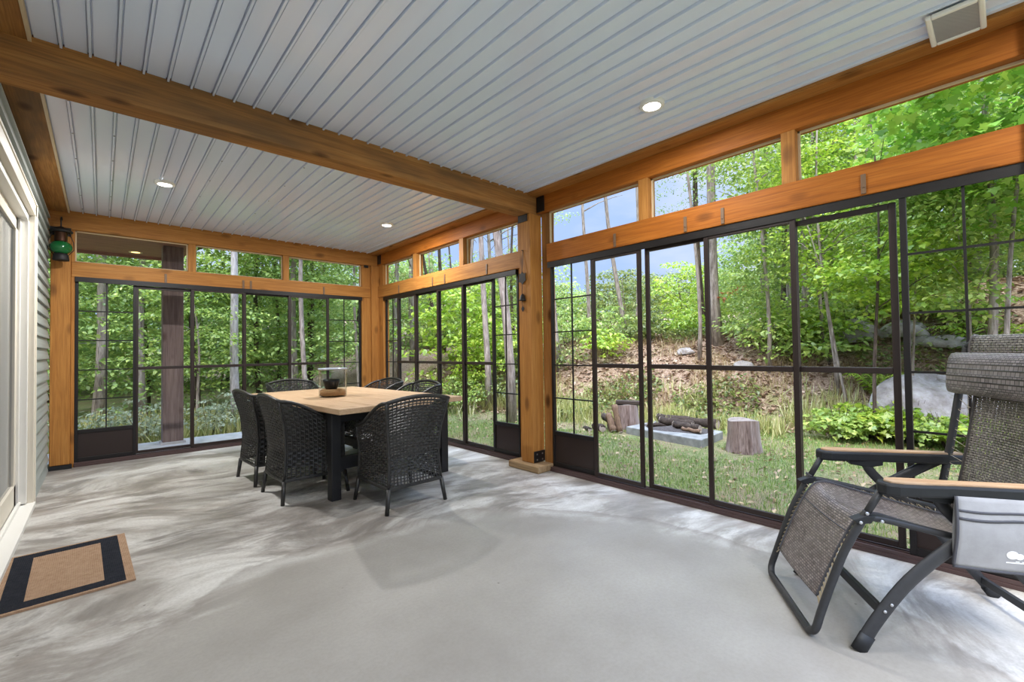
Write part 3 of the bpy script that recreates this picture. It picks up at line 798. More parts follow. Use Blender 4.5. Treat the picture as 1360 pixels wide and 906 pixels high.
        c = MB(); c.tube([(l + fi, -.806, .0), (l + fi, -.77, .05)], .026, 12, .55, (1, 0, 0)); c.build('foot_cap', M['rubber'], lg, True)
    m = MB(); m.bar((-.03, -.075, .158), (W_ + .03, -.075, .158), .020, .040); m.bar((.0, -.755, .075), (W_, -.755, .075), .020, .034); m.build('cross_bar', M['frame_dk'], r, bevel=.004)
    # slings: seat + footrest in one, and the back
    g = .050; ls = np.linspace(g, W_ - g, 15)
    sp = path_smooth([(0, .125, .155), (0, .082, .265), (0, .03, .385), (0, -.03, .488), (0, -.085, .512), (0, -.16, .495), (0, -.36, .44), (0, -.58, .385)], 5)
    P = []; V = []; acc = 0
    for i, p in enumerate(sp):
        if i: acc += (sp[i] - sp[i - 1]).length
        V.append(acc); row = []
        sagk = .030 * smooth01((i - 14) / 8) - .0
        for l in ls:
            u = (l - W_ / 2) / (W_ / 2 - g); row.append((l, p.y, p.z - (sagk + .008) * (1 - u * u)))
        P.append(row)
    so = grid_uv('seat_sling', P, ls, V, M['sling'], r)
    hem = MB()
    hem.tube([Vector(row[0]) + Vector((0, 0, .003)) for row in P], .006, 6); hem.tube([Vector(row[-1]) + Vector((0, 0, .003)) for row in P], .006, 6)
    k_ = 12; hem.tube([Vector(p) + Vector((0, .002, .004)) for p in P[k_]], .003, 6)
    hem.build('sling_hem', M['bagtrim'], so, True)
    bp = path_smooth([(0, -.585, .40), (0, -.625, .55), (0, -.665, .75), (0, -.70, .97), (0, -.712, 1.14), (0, -.720, 1.205), (0, -.730, 1.232), (0, -.745, 1.239), (0, -.762, 1.228), (0, -.768, 1.19)], 5)
    P = []; V = []; acc = 0
    for i, p in enumerate(bp):
        if i: acc += (bp[i] - bp[i - 1]).length
        V.append(acc); top = smooth01((p.z - 1.08) / .1)
        lsr = np.linspace(lerp(.084, .045, top), W_ - lerp(.084, .045, top), 15); row = []
        for l in lsr:
            u = (l - W_ / 2) / (W_ / 2 - .05); row.append((l, p.y - .030 * (1 - u * u) * (1 - top), p.z))
        P.append(row)
    so2 = grid_uv('back_sling', P, ls, V, M['sling_back'], r)
    hem = MB(); hem.tube([Vector(row[0]) for row in P[:-3]], .007, 6); hem.tube([Vector(row[-1]) for row in P[:-3]], .007, 6); hem.build('sling_hem', M['sling'], so2, True)
    # elastic lacing between tubes and slings
    def zig(A, Bq, n):
        pts = []
        for i in range(n + 1):
            t = i / n; src = A if i % 2 == 0 else Bq
            x = t * (len(src) - 1); j = min(int(x), len(src) - 2); pts.append(Vector(src[j]).lerp(Vector(src[j + 1]), x - j))
        return pts
    for l, s in ((0, 1), (W_, -1)):
        la = MB(); lb = MB()
        tubeA = [(l + s * .004, a, z) for a, z in half[1:5]]; edge = [(l + s * (g + .003), a, z) for a, z in ((-.03, .488), (.03, .385), (.082, .265), (.125, .155))]
        la.tube(zig(tubeA, edge, 34), .0034, 5)
        tubeA = [(l + s * .003, -.10, .507), (l + s * .003, -.35, .455), (l + s * .003, -.58, .40)]; edge = [(l + s * (g + .004), -.10, .508), (l + s * (g + .004), -.36, .44), (l + s * (g + .004), -.57, .39)]
        la.build('lacing', M['cord'], r); la = MB(); la.tube(zig(tubeA, edge, 24), .0026, 5); la.build('lacing', M['cord'], r)
        tubeA = [(l + s * .004, -.60, .45), (l + s * .004, -.655, .72), (l + s * .004, -.715, 1.08)]; edge = [(l + s * .088, -.603, .46), (l + s * .088, -.66, .72), (l + s * .088, -.706, 1.06)]
        lb.tube(zig(tubeA, edge, 30), .0024, 5); lb.build('lacing', M['cord'], r)
    # pillow
    P = []; V = []; U = np.linspace(-.01, W_ + .01, 21); n = 20
    for i in range(n + 1):
        t = 2 * PI * i / n; row = []
        cy, cz = -.672, 1.062
        for u in U:
            e = min(1, (min(u + .01, W_ + .01 - u)) / .05); k2 = .55 + .45 * math.sqrt(max(0, 1 - (1 - e) ** 2))
            y = math.cos(t) * .036 * k2; z = math.copysign(abs(math.sin(t)) ** .6, math.sin(t)) * .098 * (.94 + .06 * k2)
            row.append((u, cy + y - (z) * .10, cz + z))
        P.append(row); V.append(i / n * .45)
    grid_uv('headrest_pillow', P, U, V, M['pillow'], r, 0)
lounger()
def bag():
    r = thing('side_bag', 'grey canvas storage bag hanging from the armrest of the lounge chair', 'bag', (2.238, .426, 0), math.radians(34.1))
    # folds: a soft sheet with a little belly, local x is across the chair, y along it
    a0, a1 = -.312, -.70; zt, zb = .630, .366
    P = []
    def surf(i, j, back=False):
        u, v = i / 24, j / 16; a = lerp(a0, a1, u); z = lerp(zt - .008 * u, zb - .008 * u, v) - .006 * math.sin(v * PI) * math.sin(u * 9)
        bel = .030 * math.sin(PI * min(1, v * 1.02)) * math.sin(PI * min(1, .1 + u * .9)) ** .5 + .007 * math.sin(5 * v + 7 * u) * v
        return (-.050 - bel if not back else -.044, a + .012 * math.sin(v * 2.2) * (1 - u), z)
    m = MB(); m.grid([[surf(i, j) for j in range(17)] for i in range(25)])
    m.grid([[surf(i, j, True) for j in range(17)] for i in range(25)])
    b = m.build('bag_body', M['canvas'], r, True, solid=.003)
    t = MB(); t.tube([Vector(surf(0, j)) for j in range(17)] + [Vector(surf(i, 16)) for i in range(1, 25)], .006, 6); t.build('bag_piping', M['bagtrim'], r, True)
    s = MB()
    for v0, v1 in ((.165, .195), (.265, .30)):
        s.grid([[Vector(surf(i, v * 16)) + Vector((-.004, 0, 0)) for v in (v0, v1)] for i in range(25)])
    s.build('bag_stripe', M['bagtrim'], r, True, solid=.002)
    # white print: a round emblem, a blocky letter and an underline strip
    p = MB(); x = -.004
    def on(a, z, d=.0045):
        u = (a - a0) / (a1 - a0); v = (zt - z) / (zt - zb); q = surf(u * 24, v * 16); return (q[0] - d, a, z)
    def disc(ca, cz, ra, rz, n=22): p.add([on(ca, cz)] + [on(ca + ra * math.cos(2 * PI * i / n), cz + rz * math.sin(2 * PI * i / n)) for i in range(n)], [(0, i + 1, (i + 1) % n + 1) for i in range(n)])
    def rect(a, b, z0, z1): p.add([on(a, z0), on(b, z0), on(b, z1), on(a, z1)], [(0, 1, 2, 3)])
    disc(-.462, .434, .017, .016); disc(-.482, .430, .012, .012)
    for q in (-.499,):   # the one blocky letter in sight
        rect(q, q - .006, .414, .446); rect(q - .006, q - .022, .440, .446); rect(q - .006, q - .022, .427, .432); rect(q - .006, q - .022, .414, .419); rect(q - .022, q - .027, .416, .444)
    rect(-.446, -.535, .402, .407); 
    for q in np.arange(-.472, -.52, -.018): rect(q, q - .011, .409, .4125)
    p.build('bag_print', M['logo_white'], r)
bag()

# ------------------------------------------------------------------ lantern, wind chime
l = thing('hanging_lantern', 'dark metal lantern with a green glass bulb hanging from the back beam', 'lantern', (-.322, 6.66, 2.21))
m = MB(); m.lathe([(.0, 0), (.062, 0), (.066, .012), (.06, .055), (.05, .075)], 24); m.build('lantern_base', M['iron'], l, True)
m = MB(); m.lathe([(.05, .075), (.074, .095), (.088, .125), (.088, .155), (.072, .185), (.05, .20)], 28); m.build('green_bulb', M['green_glass'], l, True)
m = MB(); m.lathe([(.048, .198), (.05, .21), (.05, .29), (.056, .30)], 24); m.build('chimney', M['copper'], l, True)
m = MB(); m.lathe([(.09, .298), (.094, .31), (.082, .325), (.03, .352), (.012, .36)], 24); m.build('lantern_cap', M['iron'], l, True)
m = MB(); m.tube([(-.055, 0, .06), (-.098, 0, .12), (-.095, 0, .2), (-.06, 0, .3)], .004, 6); m.tube([(.055, 0, .06), (.098, 0, .12), (.095, 0, .2), (.06, 0, .3)], .004, 6)
m.tube(path_smooth([(0, 0, .355), (0, .0, .44), (0, .05, .47), (0, .15, .465)], 5), .006, 8); m.build('hook', M['iron'], l, True)
w = thing('wind_chime', 'small dark metal wind chime hanging on the middle post', 'wind chime', (3.165, 3.30, 1.60))
m = MB(); m.tube([(.014, 0, .62), (-.004, .0, .42), (0, 0, .36), (.0, .01, .12), (0, 0, .05)], .0025, 6); m.tube([(.016, 0, .62), (-.006, 0, .62)], .004, 6); m.build('chime_cord', M['iron'], w)
m = MB(); m.add([(0, y, z) for y, z in ((0, .40), (.035, .375), (.05, .39), (.045, .335), (.055, .30), (.02, .29), (0, .27), (-.025, .295), (-.05, .31), (-.042, .345), (-.045, .385), (-.022, .375))], [tuple(range(12))]); m.build('leaf_ornament', M['iron'], w, solid=.006)
m = MB(); m.lathe([(.006, .175), (.02, .16), (.034, .115), (.04, .105), (.034, .103)], 16); m.build('bell', M['iron'], w, True)
m = MB(); m.add([(0, 0, .055), (.0, .022, .022), (0, 0, -.01), (0, -.022, .022)], [(0, 1, 2, 3)]); m.build('diamond_tag', M['iron'], w, solid=.004)

# ------------------------------------------------------------------ second porch outside the back wall
m = MB(); m.box(-3, 2.6, 7.0, 8.08, -.28, -.01)
m.v = [(x, y + (.04 * (x - 1.0) * 0 if y > 7.5 else 0), z) for x, y, z in m.v]
tag(m.build('porch_slab', M['slab'], None, bevel=.01), 'pale concrete slab outside the back screens', 'slab', None, 'structure')
m = MB(); m.box(.61, .84, 7.70, 7.92, .0, 2.70); o = tag(m.build('porch_post', M['grey_post'], None, bevel=.008), 'thick grey weathered post outside on the concrete slab', 'post', None, 'structure')
m = MB(); m.box(.585, .865, 7.675, 7.945, -.02, .02); m.build('post_base', M['slab'], o)
m = MB(); m.box(-3, .93, 7.02, 8.72, 2.70, 2.82); m.box(-3, .95, 8.70, 8.76, 2.66, 2.86); tag(m.build('porch_soffit', M['brown_soffit'], None), 'brown board soffit over the slab outside the back wall', 'soffit', None, 'structure')
r = thing('reflection_glow', 'small warm glow outside, added for a lamp reflection in the high window', 'light', (.355, 8.45, 2.70))  # glowing disc built as a lamp for a reflection in the transom
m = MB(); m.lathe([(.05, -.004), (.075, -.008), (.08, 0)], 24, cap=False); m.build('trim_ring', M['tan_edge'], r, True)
m = MB(); m.lathe([(.0005, -.004), (.052, -.005)], 24, cap=False); m.build('diffuser', M['glow_warm'], r, True)

# ------------------------------------------------------------------ fire pit, stumps, logs
s = thing('fire_pit', 'low square concrete fire pit slab with ash on the lawn', 'fire pit', (0, 0, 0))
cs = [(5.99, 2.80), (6.83, 2.86), (7.08, 4.10), (6.21, 4.13)]
m = MB(); m.prism(cs, -.18, -.045); m.build('slab', plain('sooty concrete', (132, 132, 130), .9, var=.3, bump=.3, scale=9), s, bevel=.012)
cx, cy = sum(p[0] for p in cs) / 4, sum(p[1] for p in cs) / 4
P = []
for i in range(9):
    row = []
    for j in range(21):
        t = 2 * PI * j / 20; q = i / 8; row.append((cx + .05 + q * .34 * math.cos(t) * (1 + .12 * math.sin(3 * t)), cy - .02 + q * .54 * math.sin(t) * (1 + .1 * math.sin(5 * t)), -.044 + .05 * (1 - q) ** .7 * (1 + .4 * math.sin(5 * t)) * (1 if i < 8 else 0)))
    P.append(row)
m = MB(); m.grid(P); m.build('ash_heap', M['ash'], s, True)
def log(a, b, r, label, name='firewood_log', mat='char', cat='log', grp='logs on the fire pit', cut='cut'):
    a, b = Vector(a), Vector(b); n = 9; pts = [a.lerp(b, i / (n - 1)) + Vector((0, 0, .008 * math.sin(i * 1.7))) for i in range(n)]
    m = MB(); m.tube(pts, [r * (1 + .10 * math.sin(i * 2.3 + r * 90)) for i in range(n)], 12)
    m.v = [(x + random.uniform(-1, 1) * r * .09, y + random.uniform(-1, 1) * r * .09, z + random.uniform(-1, 1) * r * .09) for x, y, z in m.v]
    o = m.build(name, M[mat], None, True); tag(o, label, cat, grp)
    d = (b - a).normalized(); 
    for q, s_ in ((a, 1), (b, -1)):
        e = MB(); e.tube([q - d * .004 * s_, q + d * .006 * s_], r * .92, 12); e.build('cut_end', M[cut], o)
    return o
log((6.92, 2.98, .03), (6.98, 4.0, .03), .072, 'long charred log across the back of the fire pit')
log((6.62, 3.22, .035), (6.55, 3.72, .06), .062, 'short thick charred log on the ash, propped at one end')
log((6.43, 3.02, .022), (6.50, 3.46, .035), .052, 'grey log lying in front on the ash')
log((6.36, 2.98, -.005), (6.40, 3.28, .0), .026, 'thin pale stick at the front edge of the ash', mat='log')
log((6.60, 3.55, .0), (6.38, 3.85, -.005), .030, 'thin dark stick pointing at the firewood pile')
def stump(x, y, rad, h, label, z0):
    m = MB(); n = 28; rows = 9; P = []
    for i in range(rows):
        q = i / (rows - 1); row = []
        for j in range(n):
            t = 2 * PI * j / n; rr = rad * (1.10 - .12 * q + .10 * (1 - q) ** 3) * (1 + .035 * math.sin(5 * t + 1) + .02 * math.sin(13 * t + q * 3))
            row.append((rr * math.cos(t), rr * math.sin(t), q * h + (.012 * math.sin(2 * t) if i == rows - 1 else 0)))
        row.append(row[0]); P.append(row)
    o = thing('stump', label, 'stump', (x, y, z0))
    m.grid(P); m.build('bark', M['stump_bark'], o, True)
    c = MB(); c.add([(0, 0, h + .004)] + P[-1][:-1], [(0, j + 1, (j + 1) % n + 1) for j in range(n)]); c.build('cut_face', M['stump_top'], o)
    return o
stump(6.20, 2.34, .185, .42, 'grey tree stump standing alone at the corner of the fire pit', -.17)
stump(6.62, 4.38, .185, .42, 'tree stump beside the firewood pile with a dark plank on top', -.17)
m = MB(); m.box(-.20, .20, -.10, .10, 0, .055); o = m.build('plank', M['char'], None, bevel=.01); o.location = (6.63, 4.36, .262); o.rotation_euler = (0, .03, math.radians(-55)); tag(o, 'short dark plank lying on the stump by the firewood', 'plank')
FW = [((6.36, 4.62, -.10), (6.62, 4.86, -.08), .062, 'bottom log of the firewood pile, cut end towards the porch', 'log'),
      ((6.22, 4.74, -.10), (6.42, 5.05, -.09), .055, 'dark bottom log at the outer end of the firewood pile', 'char'),
      ((6.40, 4.70, .02), (6.60, 4.98, .03), .055, 'dark log on top of the firewood pile', 'char'),
      ((6.37, 4.50, -.15), (6.42, 4.64, .22), .045, 'pale split log leaning upright against the stump', 'log'),
      ((6.30, 4.58, -.13), (6.36, 4.72, .10), .05, 'pale split log leaning in front of the firewood pile', 'log'),
      ((6.10, 4.90, -.12), (6.28, 5.15, -.12), .035, 'thin dark branch lying at the edge of the firewood pile', 'char')]
for a, b_, rr, lab, mt in FW: log((a[0] - .17, a[1] - .27, a[2]), (b_[0] - .17, b_[1] - .27, b_[2] * 1.25), rr * 1.1, lab, mat=mt, grp='firewood beside the stump')

# ------------------------------------------------------------------ rocks
def rock(x, y, sx, sy, sz, seed, label, rz=0, dz=0):
    rg = np.random.default_rng(seed); m = MB(); n, rows = 22, 12; P = []
    ph = rg.uniform(0, 6.28, 8)
    for i in range(rows):
        th = PI * .5 * (1 - i / (rows - 1)) * 1.25 - .39; row = []
        for j in range(n):
            t = 2 * PI * j / n; k2 = 1 + .10 * math.sin(2 * t + ph[0]) + .08 * math.sin(3 * t + ph[1] + th * 2) + .05 * math.sin(5 * t + ph[2] + 3 * th) + .05 * math.sin(4 * th + ph[3] + 2 * t)
            c = math.cos(max(th, -.5)); row.append((sx * k2 * c * math.cos(t), sy * k2 * c * math.sin(t), sz * k2 * math.sin(th)))
        row.append(row[0]); P.append(row)
    m.grid(P); o = m.build('rock', M['rock'], None, True, sub=1)
    o.location = (x, y, gz(x, y) + dz); o.rotation_euler = (0, 0, rz)
    return tag(o, label, 'rock', 'rocks on the bank')
rock(9.2, .70, .72, 1.0, .58, 1, 'biggest grey boulder in the bank behind the lounge chair', .3, -.05)
rock(9.0, -.2, .5, .6, .45, 2, 'grey boulder touching the biggest one, behind the chair headrest', .2, .05)
rock(10.7, 2.0, .34, .46, .30, 3, 'pale pointed boulder on top of the bank among ferns', 0, -.02)
rock(10.6, 1.22, .28, .35, .2, 4, 'small rock beside the pale pointed boulder')
rock(10.4, .72, .24, .30, .14, 5, 'rock on the bank top just above the biggest boulder')
rock(10.0, .05, .24, .3, .14, 6, 'flat mossy rock above the boulders near the chair top')
rock(9.5, 3.55, .16, .18, .12, 7, 'small pale stone in the leaf litter above the lone stump')
rock(9.6, 4.8, .14, .2, .10, 8, 'small pale stone on the bank crest above the fire pit')
rock(10.4, 1.0, .16, .2, .12, 9, 'small pale stone in the litter between ferns and boulders')

# ------------------------------------------------------------------ leaves
HEX = [(0, 0), (.26, .22), (.27, .55), (0, 1), (-.27, .55), (-.26, .22)]
MAPLE = [(0, 0), (.18, .10), (.52, .08), (.42, .30), (.60, .52), (.26, .55), (.22, .72), (0, 1.02), (-.22, .72), (-.26, .55), (-.60, .52), (-.42, .30), (-.52, .08), (-.18, .10)]
def leaves_mesh(name, pos, head, pitch, roll, size, shape=HEX, fold=.18):
    """one mesh of many leaves: pos (n,3), heading, downward pitch, roll, size"""
    n = len(pos); sh = np.array(shape); k = len(sh)
    x = sh[:, 0][None, :] * size[:, None]; y = sh[:, 1][None, :] * size[:, None]; z = np.abs(sh[:, 0])[None, :] * fold * size[:, None] * 1.5
    cr, sr = np.cos(roll)[:, None], np.sin(roll)[:, None]; x, z = x * cr + z * sr, -x * sr + z * cr
    cp, sp = np.cos(pitch)[:, None], np.sin(pitch)[:, None]; y, z = y * cp + z * sp, -y * sp + z * cp
    ch, shd = np.cos(head)[:, None], np.sin(head)[:, None]; X = x * ch - y * shd; Y = x * shd + y * ch
    V = np.stack([X + pos[:, 0:1], Y + pos[:, 1:2], z + pos[:, 2:3]], 2).reshape(-1, 3)
    me = bpy.data.meshes.new(name)
    if k == 6: loc = [[0, 1, 2, 3], [0, 3, 4, 5]]
    else: loc = [list(range(k))]
    idx = np.concatenate([np.array(f)[None, :] + (np.arange(n) * k)[:, None] for f in loc], 1) if k == 6 else (np.array(loc[0])[None, :] + (np.arange(n) * k)[:, None])
    fl = idx.reshape(-1); per = len(loc[0]); nf = n * len(loc)
    me.vertices.add(len(V)); me.vertices.foreach_set('co', V.astype(np.float32).ravel())
    me.loops.add(len(fl)); me.loops.foreach_set('vertex_index', fl.astype(np.int32))
    me.polygons.add(nf); me.polygons.foreach_set('loop_start', (np.arange(nf) * per).astype(np.int32)); me.polygons.foreach_set('loop_total', np.full(nf, per, np.int32))
    me.update(calc_edges=True); me.validate()
    return me
def sprays(cent, rad, nl, rng, flat=.10, size=(.07, .11), droop=.25, outward=None):
    pos, head, pitch, roll, sz = [], [], [], [], []
    for c, r in zip(cent, rad):
        a = rng.uniform(0, 2 * PI, nl); q = np.sqrt(rng.uniform(0, 1, nl)) * r
        p = np.stack([c[0] + q * np.cos(a), c[1] + q * np.sin(a) * .9, c[2] - droop * (q / r) ** 2 * r + rng.normal(0, flat * r, nl)], 1)
        pos.append(p); head.append(a - PI / 2 + rng.normal(0, .7, nl)); pitch.append(rng.normal(.35, .4, nl)); roll.append(rng.normal(0, .45, nl)); sz.append(rng.uniform(*size, nl))
    return [np.concatenate(q) for q in (pos, head, pitch, roll, sz)]
def crown(name, seed, nsp, R, H, z0, nl, size, rad, shape=HEX, hollow=.3, flat=.10):
    rng = np.random.default_rng(seed); cent = []; rads = []
    while len(cent) < nsp:
        p = rng.uniform(-1, 1, 3); d = np.linalg.norm(p)
        if d > 1 or d < hollow: continue
        cent.append((p[0] * R, p[1] * R, z0 + (p[2] * .5 + .5) * H)); rads.append(rng.uniform(*rad))
    return leaves_mesh(name, *sprays(cent, rads, nl, rng, flat, size), shape=shape)
PR = {
 'crown_a': crown('foliage crown', 1, 70, 1.7, 3.4, 0, 42, (.08, .13), (.35, .7)),
 'crown_b': crown('foliage crown', 2, 60, 2.0, 4.2, 0, 42, (.08, .13), (.35, .75)),
 'thin': crown('foliage thin', 3, 34, 1.9, 4.0, 0, 36, (.07, .11), (.3, .6)),
 'layer': crown('foliage layers', 4, 74, 1.35, 3.2, 0, 40, (.075, .115), (.35, .65), flat=.05),
 'maple': crown('foliage maple', 5, 60, 1.35, 2.3, 0, 34, (.08, .125), (.35, .6), MAPLE, flat=.10),
 'bush': crown('foliage bush', 6, 60, .95, 2.2, 0, 42, (.07, .12), (.25, .45)),
 'shrub': crown('foliage shrub', 7, 22, .42, .55, .05, 26, (.06, .11), (.14, .26)),
 'shrub_b': crown('foliage shrub', 8, 26, .5, .8, .05, 24, (.05, .09), (.15, .3)),
 'low': crown('foliage low', 9, 26, .5, .42, .05, 34, (.05, .09), (.14, .26), MAPLE),
 'far': crown('foliage far', 10, 90, 2.2, 5.5, 0, 34, (.13, .22), (.5, .95)),
}
def foliage(proto, lm, parent, loc, scale, rz, name='foliage'):
    me = PR[proto]
    if not me.materials: me.materials.append(L[lm])
    o = bpy.data.objects.new(name, me); COL.objects.link(o); o.parent = parent; o.location = loc; o.rotation_euler = (0, 0, rz); o.scale = scale if hasattr(scale, '__len__') else (scale,) * 3
    o.material_slots[0].link = 'OBJECT'; o.material_slots[0].material = L[lm]
    return o
def trunk_mesh(dia, h, lean, seed, branches=8, zb=.45, bend=None):
    rg = random.Random(seed); n = 12; pts = []
    ph = rg.uniform(0, 6); am = .03 + h * .006
    for i in range(n):
        q = i / (n - 1); z = q * h
        wx = am * math.sin(q * 5 + ph) * q ** .5 * 2; wy = am * math.cos(q * 4 + ph * 1.3) * q ** .5 * 2
        b = bend(q) if bend else 0
        pts.append((lean[0] * (z + b) + wx, lean[1] * (z + b) + wy, z - .1 if i == 0 else z))
    m = MB(); rad = [dia / 2 * (1.25 if i == 0 else 1.05 - .75 * (i / (n - 1))) for i in range(n)]
    m.tube(pts, rad, 9)
    for k2 in range(branches):
        q = rg.uniform(zb, .97); x = q * (n - 1); j = min(int(x), n - 2); p = Vector(pts[j]).lerp(Vector(pts[j + 1]), x - j)
        a = rg.uniform(0, 2 * PI); ln = rg.uniform(.6, 1.7) * (1.15 - q * .5); d = Vector((math.cos(a), math.sin(a), rg.uniform(.25, .9)))
        r0 = dia * .5 * (1.05 - .75 * q) * .5
        m.tube([p, p + d * ln * .4 + Vector((0, 0, .05)), p + d * ln * .75, p + d * ln + Vector((0, 0, -.08))], [r0, r0 * .7, r0 * .45, r0 * .2], 6)
    return m, pts
RGT = Vector((.739, -.674, 0))
def tree(label, x, y, dia, h, lean, bk, fol, group, seed, branches=8, zb=.4, name='tree', bend=None):
    r = thing(name, label, 'tree', (x, y, gz(x, y)), 0, group)
    lv = (RGT.x * lean, RGT.y * lean)
    m, pts = trunk_mesh(dia, h, lv, seed, branches, zb, bend); m.build('trunk', B[bk], r, True)
    rg = random.Random(seed + 5)
    for proto, lm, zq, sc in fol:
        i = min(int(zq / h * 11), 11); p = pts[i]
        foliage(proto, lm, r, (p[0] + rg.uniform(-.3, .3), p[1] + rg.uniform(-.3, .3), zq), sc, rg.uniform(0, 6.28))
    return r

# trees one can single out
G1, G2, G3 = 'trees behind the back screens', 'trees beyond the table bay of the long wall', 'trees on the bank beyond the lounge chair bay'
tree('pale trunk behind the grid door by the siding wall', -.06, 12.0, .20, 10, .0, 'p', [('crown_a', 'green', 5.0, 1.1), ('layer', 'deep', 2.2, .9)], G1, 21)
tree('whitish birch trunk leaning, behind the second sliding screen of the back wall', 1.91, 9.9, .155, 9, -.055, 'w', [('crown_b', 'green', 5.2, 1.0)], G1, 22)
tree('little pale sapling in front of the dark woods, back wall', 1.36, 10.3, .055, 3.2, -.06, 'p', [('layer', 'green', .9, .75)], G1, 23, 5, .25, 'sapling')
tree('dark slim trunk behind the table, back wall', 3.17, 13.6, .12, 11, -.01, 'd', [('crown_a', 'green', 4.6, 1.1), ('layer', 'deep', .9, .9)], G1, 24)
tree('dark slim trunk, second behind the table', 4.12, 15.5, .11, 11, .0, 'd', [('crown_b', 'deep', 4.6, 1.0)], G1, 25)
tree('greyish pink trunk just behind the utility pole', 3.56, 12.0, .125, 10, .0, 'p', [('thin', 'green', 5.2, 1.1)], G1, 26)
tree('pale slender trunk touching the utility pole', 3.40, 10.5, .11, 10, -.015, 'p', [('crown_a', 'green', 4.8, 1.0)], G1, 27)
tree('dark thin trunk close to the far grid door, back wall', 4.68, 14.3, .13, 10, .0, 'd', [('crown_b', 'green', 4.2, 1.0), ('layer', 'green', .8, 1.0)], G1, 28)
tree('thin pale trunk behind the grid door by the corner post', 4.80, 11.0, .08, 8, .0, 'p', [('layer', 'deep', 1.0, 1.0), ('crown_a', 'green', 4.0, .9)], G1, 29)
tree('straight pinkish trunk behind the narrow corner grid door', 6.05, 11.5, .14, 12, .0, 'p', [('thin', 'green', 3.4, .9), ('thin', 'green', 6.6, 1.0)], G2, 31)
tree('straight pinkish trunk next to the narrow corner grid door', 6.98, 12.2, .145, 12, .0, 'p', [('thin', 'deep', 3.2, 1.0), ('thin', 'deep', 6.8, 1.0)], G2, 32)
tree('dark trunk leaning over behind the bright bush', 8.24, 12.5, .12, 9, -.14, 'd', [('thin', 'green', 5.0, 1.0)], G2, 33)
tree('dark upright trunk behind the bright bush', 7.82, 11.7, .12, 10, .0, 'd', [('thin', 'olive', 3.4, 1.0)], G2, 34)
tree('straight pale trunk beside the bright bush, table bay', 6.36, 7.75, .14, 11, .0, 'p', [('thin', 'green', 6.6, .9)], G2, 35, 6, .6)
tree('thick pale trunk leaning, behind the grid door left of the middle post'.replace(' left of', ' at'), 5.72, 6.32, .18, 11, -.07, 'p', [('thin', 'green', 7.0, .9)], G2, 36, 6, .6)
tree('pale trunk behind the grid door on the fire pit side of the middle post', 8.20, 7.33, .17, 9, -.01, 'p', [('thin', 'deep', 4.3, .85)], G3, 37, 7, .5)
tree('slim pale leaning trunk behind the firewood screen', 10.87, 7.13, .13, 9, -.11, 'p', [('thin', 'green', 3.9, .8)], G3, 38, 7, .5)
tree('pale trunk above the firewood screen, tops out in the high window', 12.72, 7.95, .17, 11, .0, 'p', [('thin', 'deep', 4.6, .75)], G3, 39, 8, .5)
tree('forked pale tree far off in the high window next to the middle post', 12.62, 9.84, .14, 10, .0, 'p', [('thin', 'green', 4.6, .9)], G3, 40, 12, .4)
tree('thin pale trunk in front of a dark one, beyond the fire pit screen', 9.51, 4.45, .08, 8, -.02, 'p', [('thin', 'green', 4.0, .65)], G3, 41, 6, .5)
tree('dark trunk behind a thin pale one, beyond the fire pit screen', 11.83, 5.40, .16, 11, .0, 'd', [('crown_a', 'green', 4.4, .8), ('thin', 'deep', 2.4, .6)], G3, 42)
tree('thickest grey trunk on the bank with a spray of orange leaves', 10.12, 4.31, .22, 12, -.03, 'p', [('thin', 'green', 4.6, .8)], G3, 43, 8, .55)
tree('slim pale trunk beyond the lone stump screen', 9.51, 3.09, .075, 8, -.02, 'p', [('layer', 'green', 3.2, .8), ('bush', 'green', 1.2, .7)], G3, 44, 7, .4)
tree('broad dark trunk beyond the lone stump screen', 12.47, 3.68, .22, 12, .0, 'd', [('crown_a', 'green', 3.0, 1.0)], G3, 45)
tree('pale trunk pressed against the broad dark one', 11.55, 3.25, .105, 11, .0, 'p', [('crown_b', 'green', 3.6, .8)], G3, 46)
tree('grey trunk seen at the frame beside the lone stump screen', 11.61, 3.03, .14, 12, -.02, 'p', [('layer', 'green', 2.6, 1.1)], G3, 47)
tree('young tree bending beyond the lounge chair footrest screen', 9.31, 1.95, .065, 5.5, -.05, 'p', [('layer', 'lime', 2.0, .75)], G3, 48, 6, .35)
tree('very thin crooked sapling leaning across the bending young tree', 8.95, 1.72, .038, 3.6, -.22, 'p', [('shrub_b', 'lime', 1.8, 1.3)], G3, 49, 4, .5, 'sapling')
tree('straight thin sapling in the dark green beyond the footrest screen', 10.85, 1.78, .06, 6, .0, 'p', [('layer', 'green', 1.0, .85)], G3, 50, 6, .3, 'sapling')
tree('crooked smooth trunk seen above the chair headrest', 8.5, .20, .095, 7, .02, 'p', [('maple', 'maple', 3.0, .95), ('layer', 'green', 2.2, .7)], G3, 51, 7, .5, bend=lambda q: .5 * math.sin(q * 5))
tree('thinner trunk hugging the crooked smooth one', 9.0, .13, .055, 6, .0, 'p', [('layer', 'green', 2.4, .9)], G3, 52, 5, .5)
tree('slanting trunk near the frame above the chair headrest', 8.0, .06, .06, 6.5, .13, 'p', [('maple', 'maple', 2.6, .9)], G3, 53, 6, .5)
tree('pale stick-thin sapling beside the crooked smooth trunk', 8.49, .32, .04, 3.2, -.05, 'p', [('shrub_b', 'green', 1.6, 1.2)], G3, 54, 4, .5, 'sapling')
tree('thin pale sapling behind the double stile by the chair back', 8.95, .93, .035, 4.5, -.01, 'p', [('layer', 'green', 1.6, .7)], G3, 55, 4, .5, 'sapling')
tree('maple with big bright leaves hanging in the high window over the lounge chair', 6.9, -.35, .12, 7.5, .0, 'd', [('maple', 'maple', 3.0, 1.0), ('maple', 'lime', 3.9, .9)], G3, 56, 8, .35)
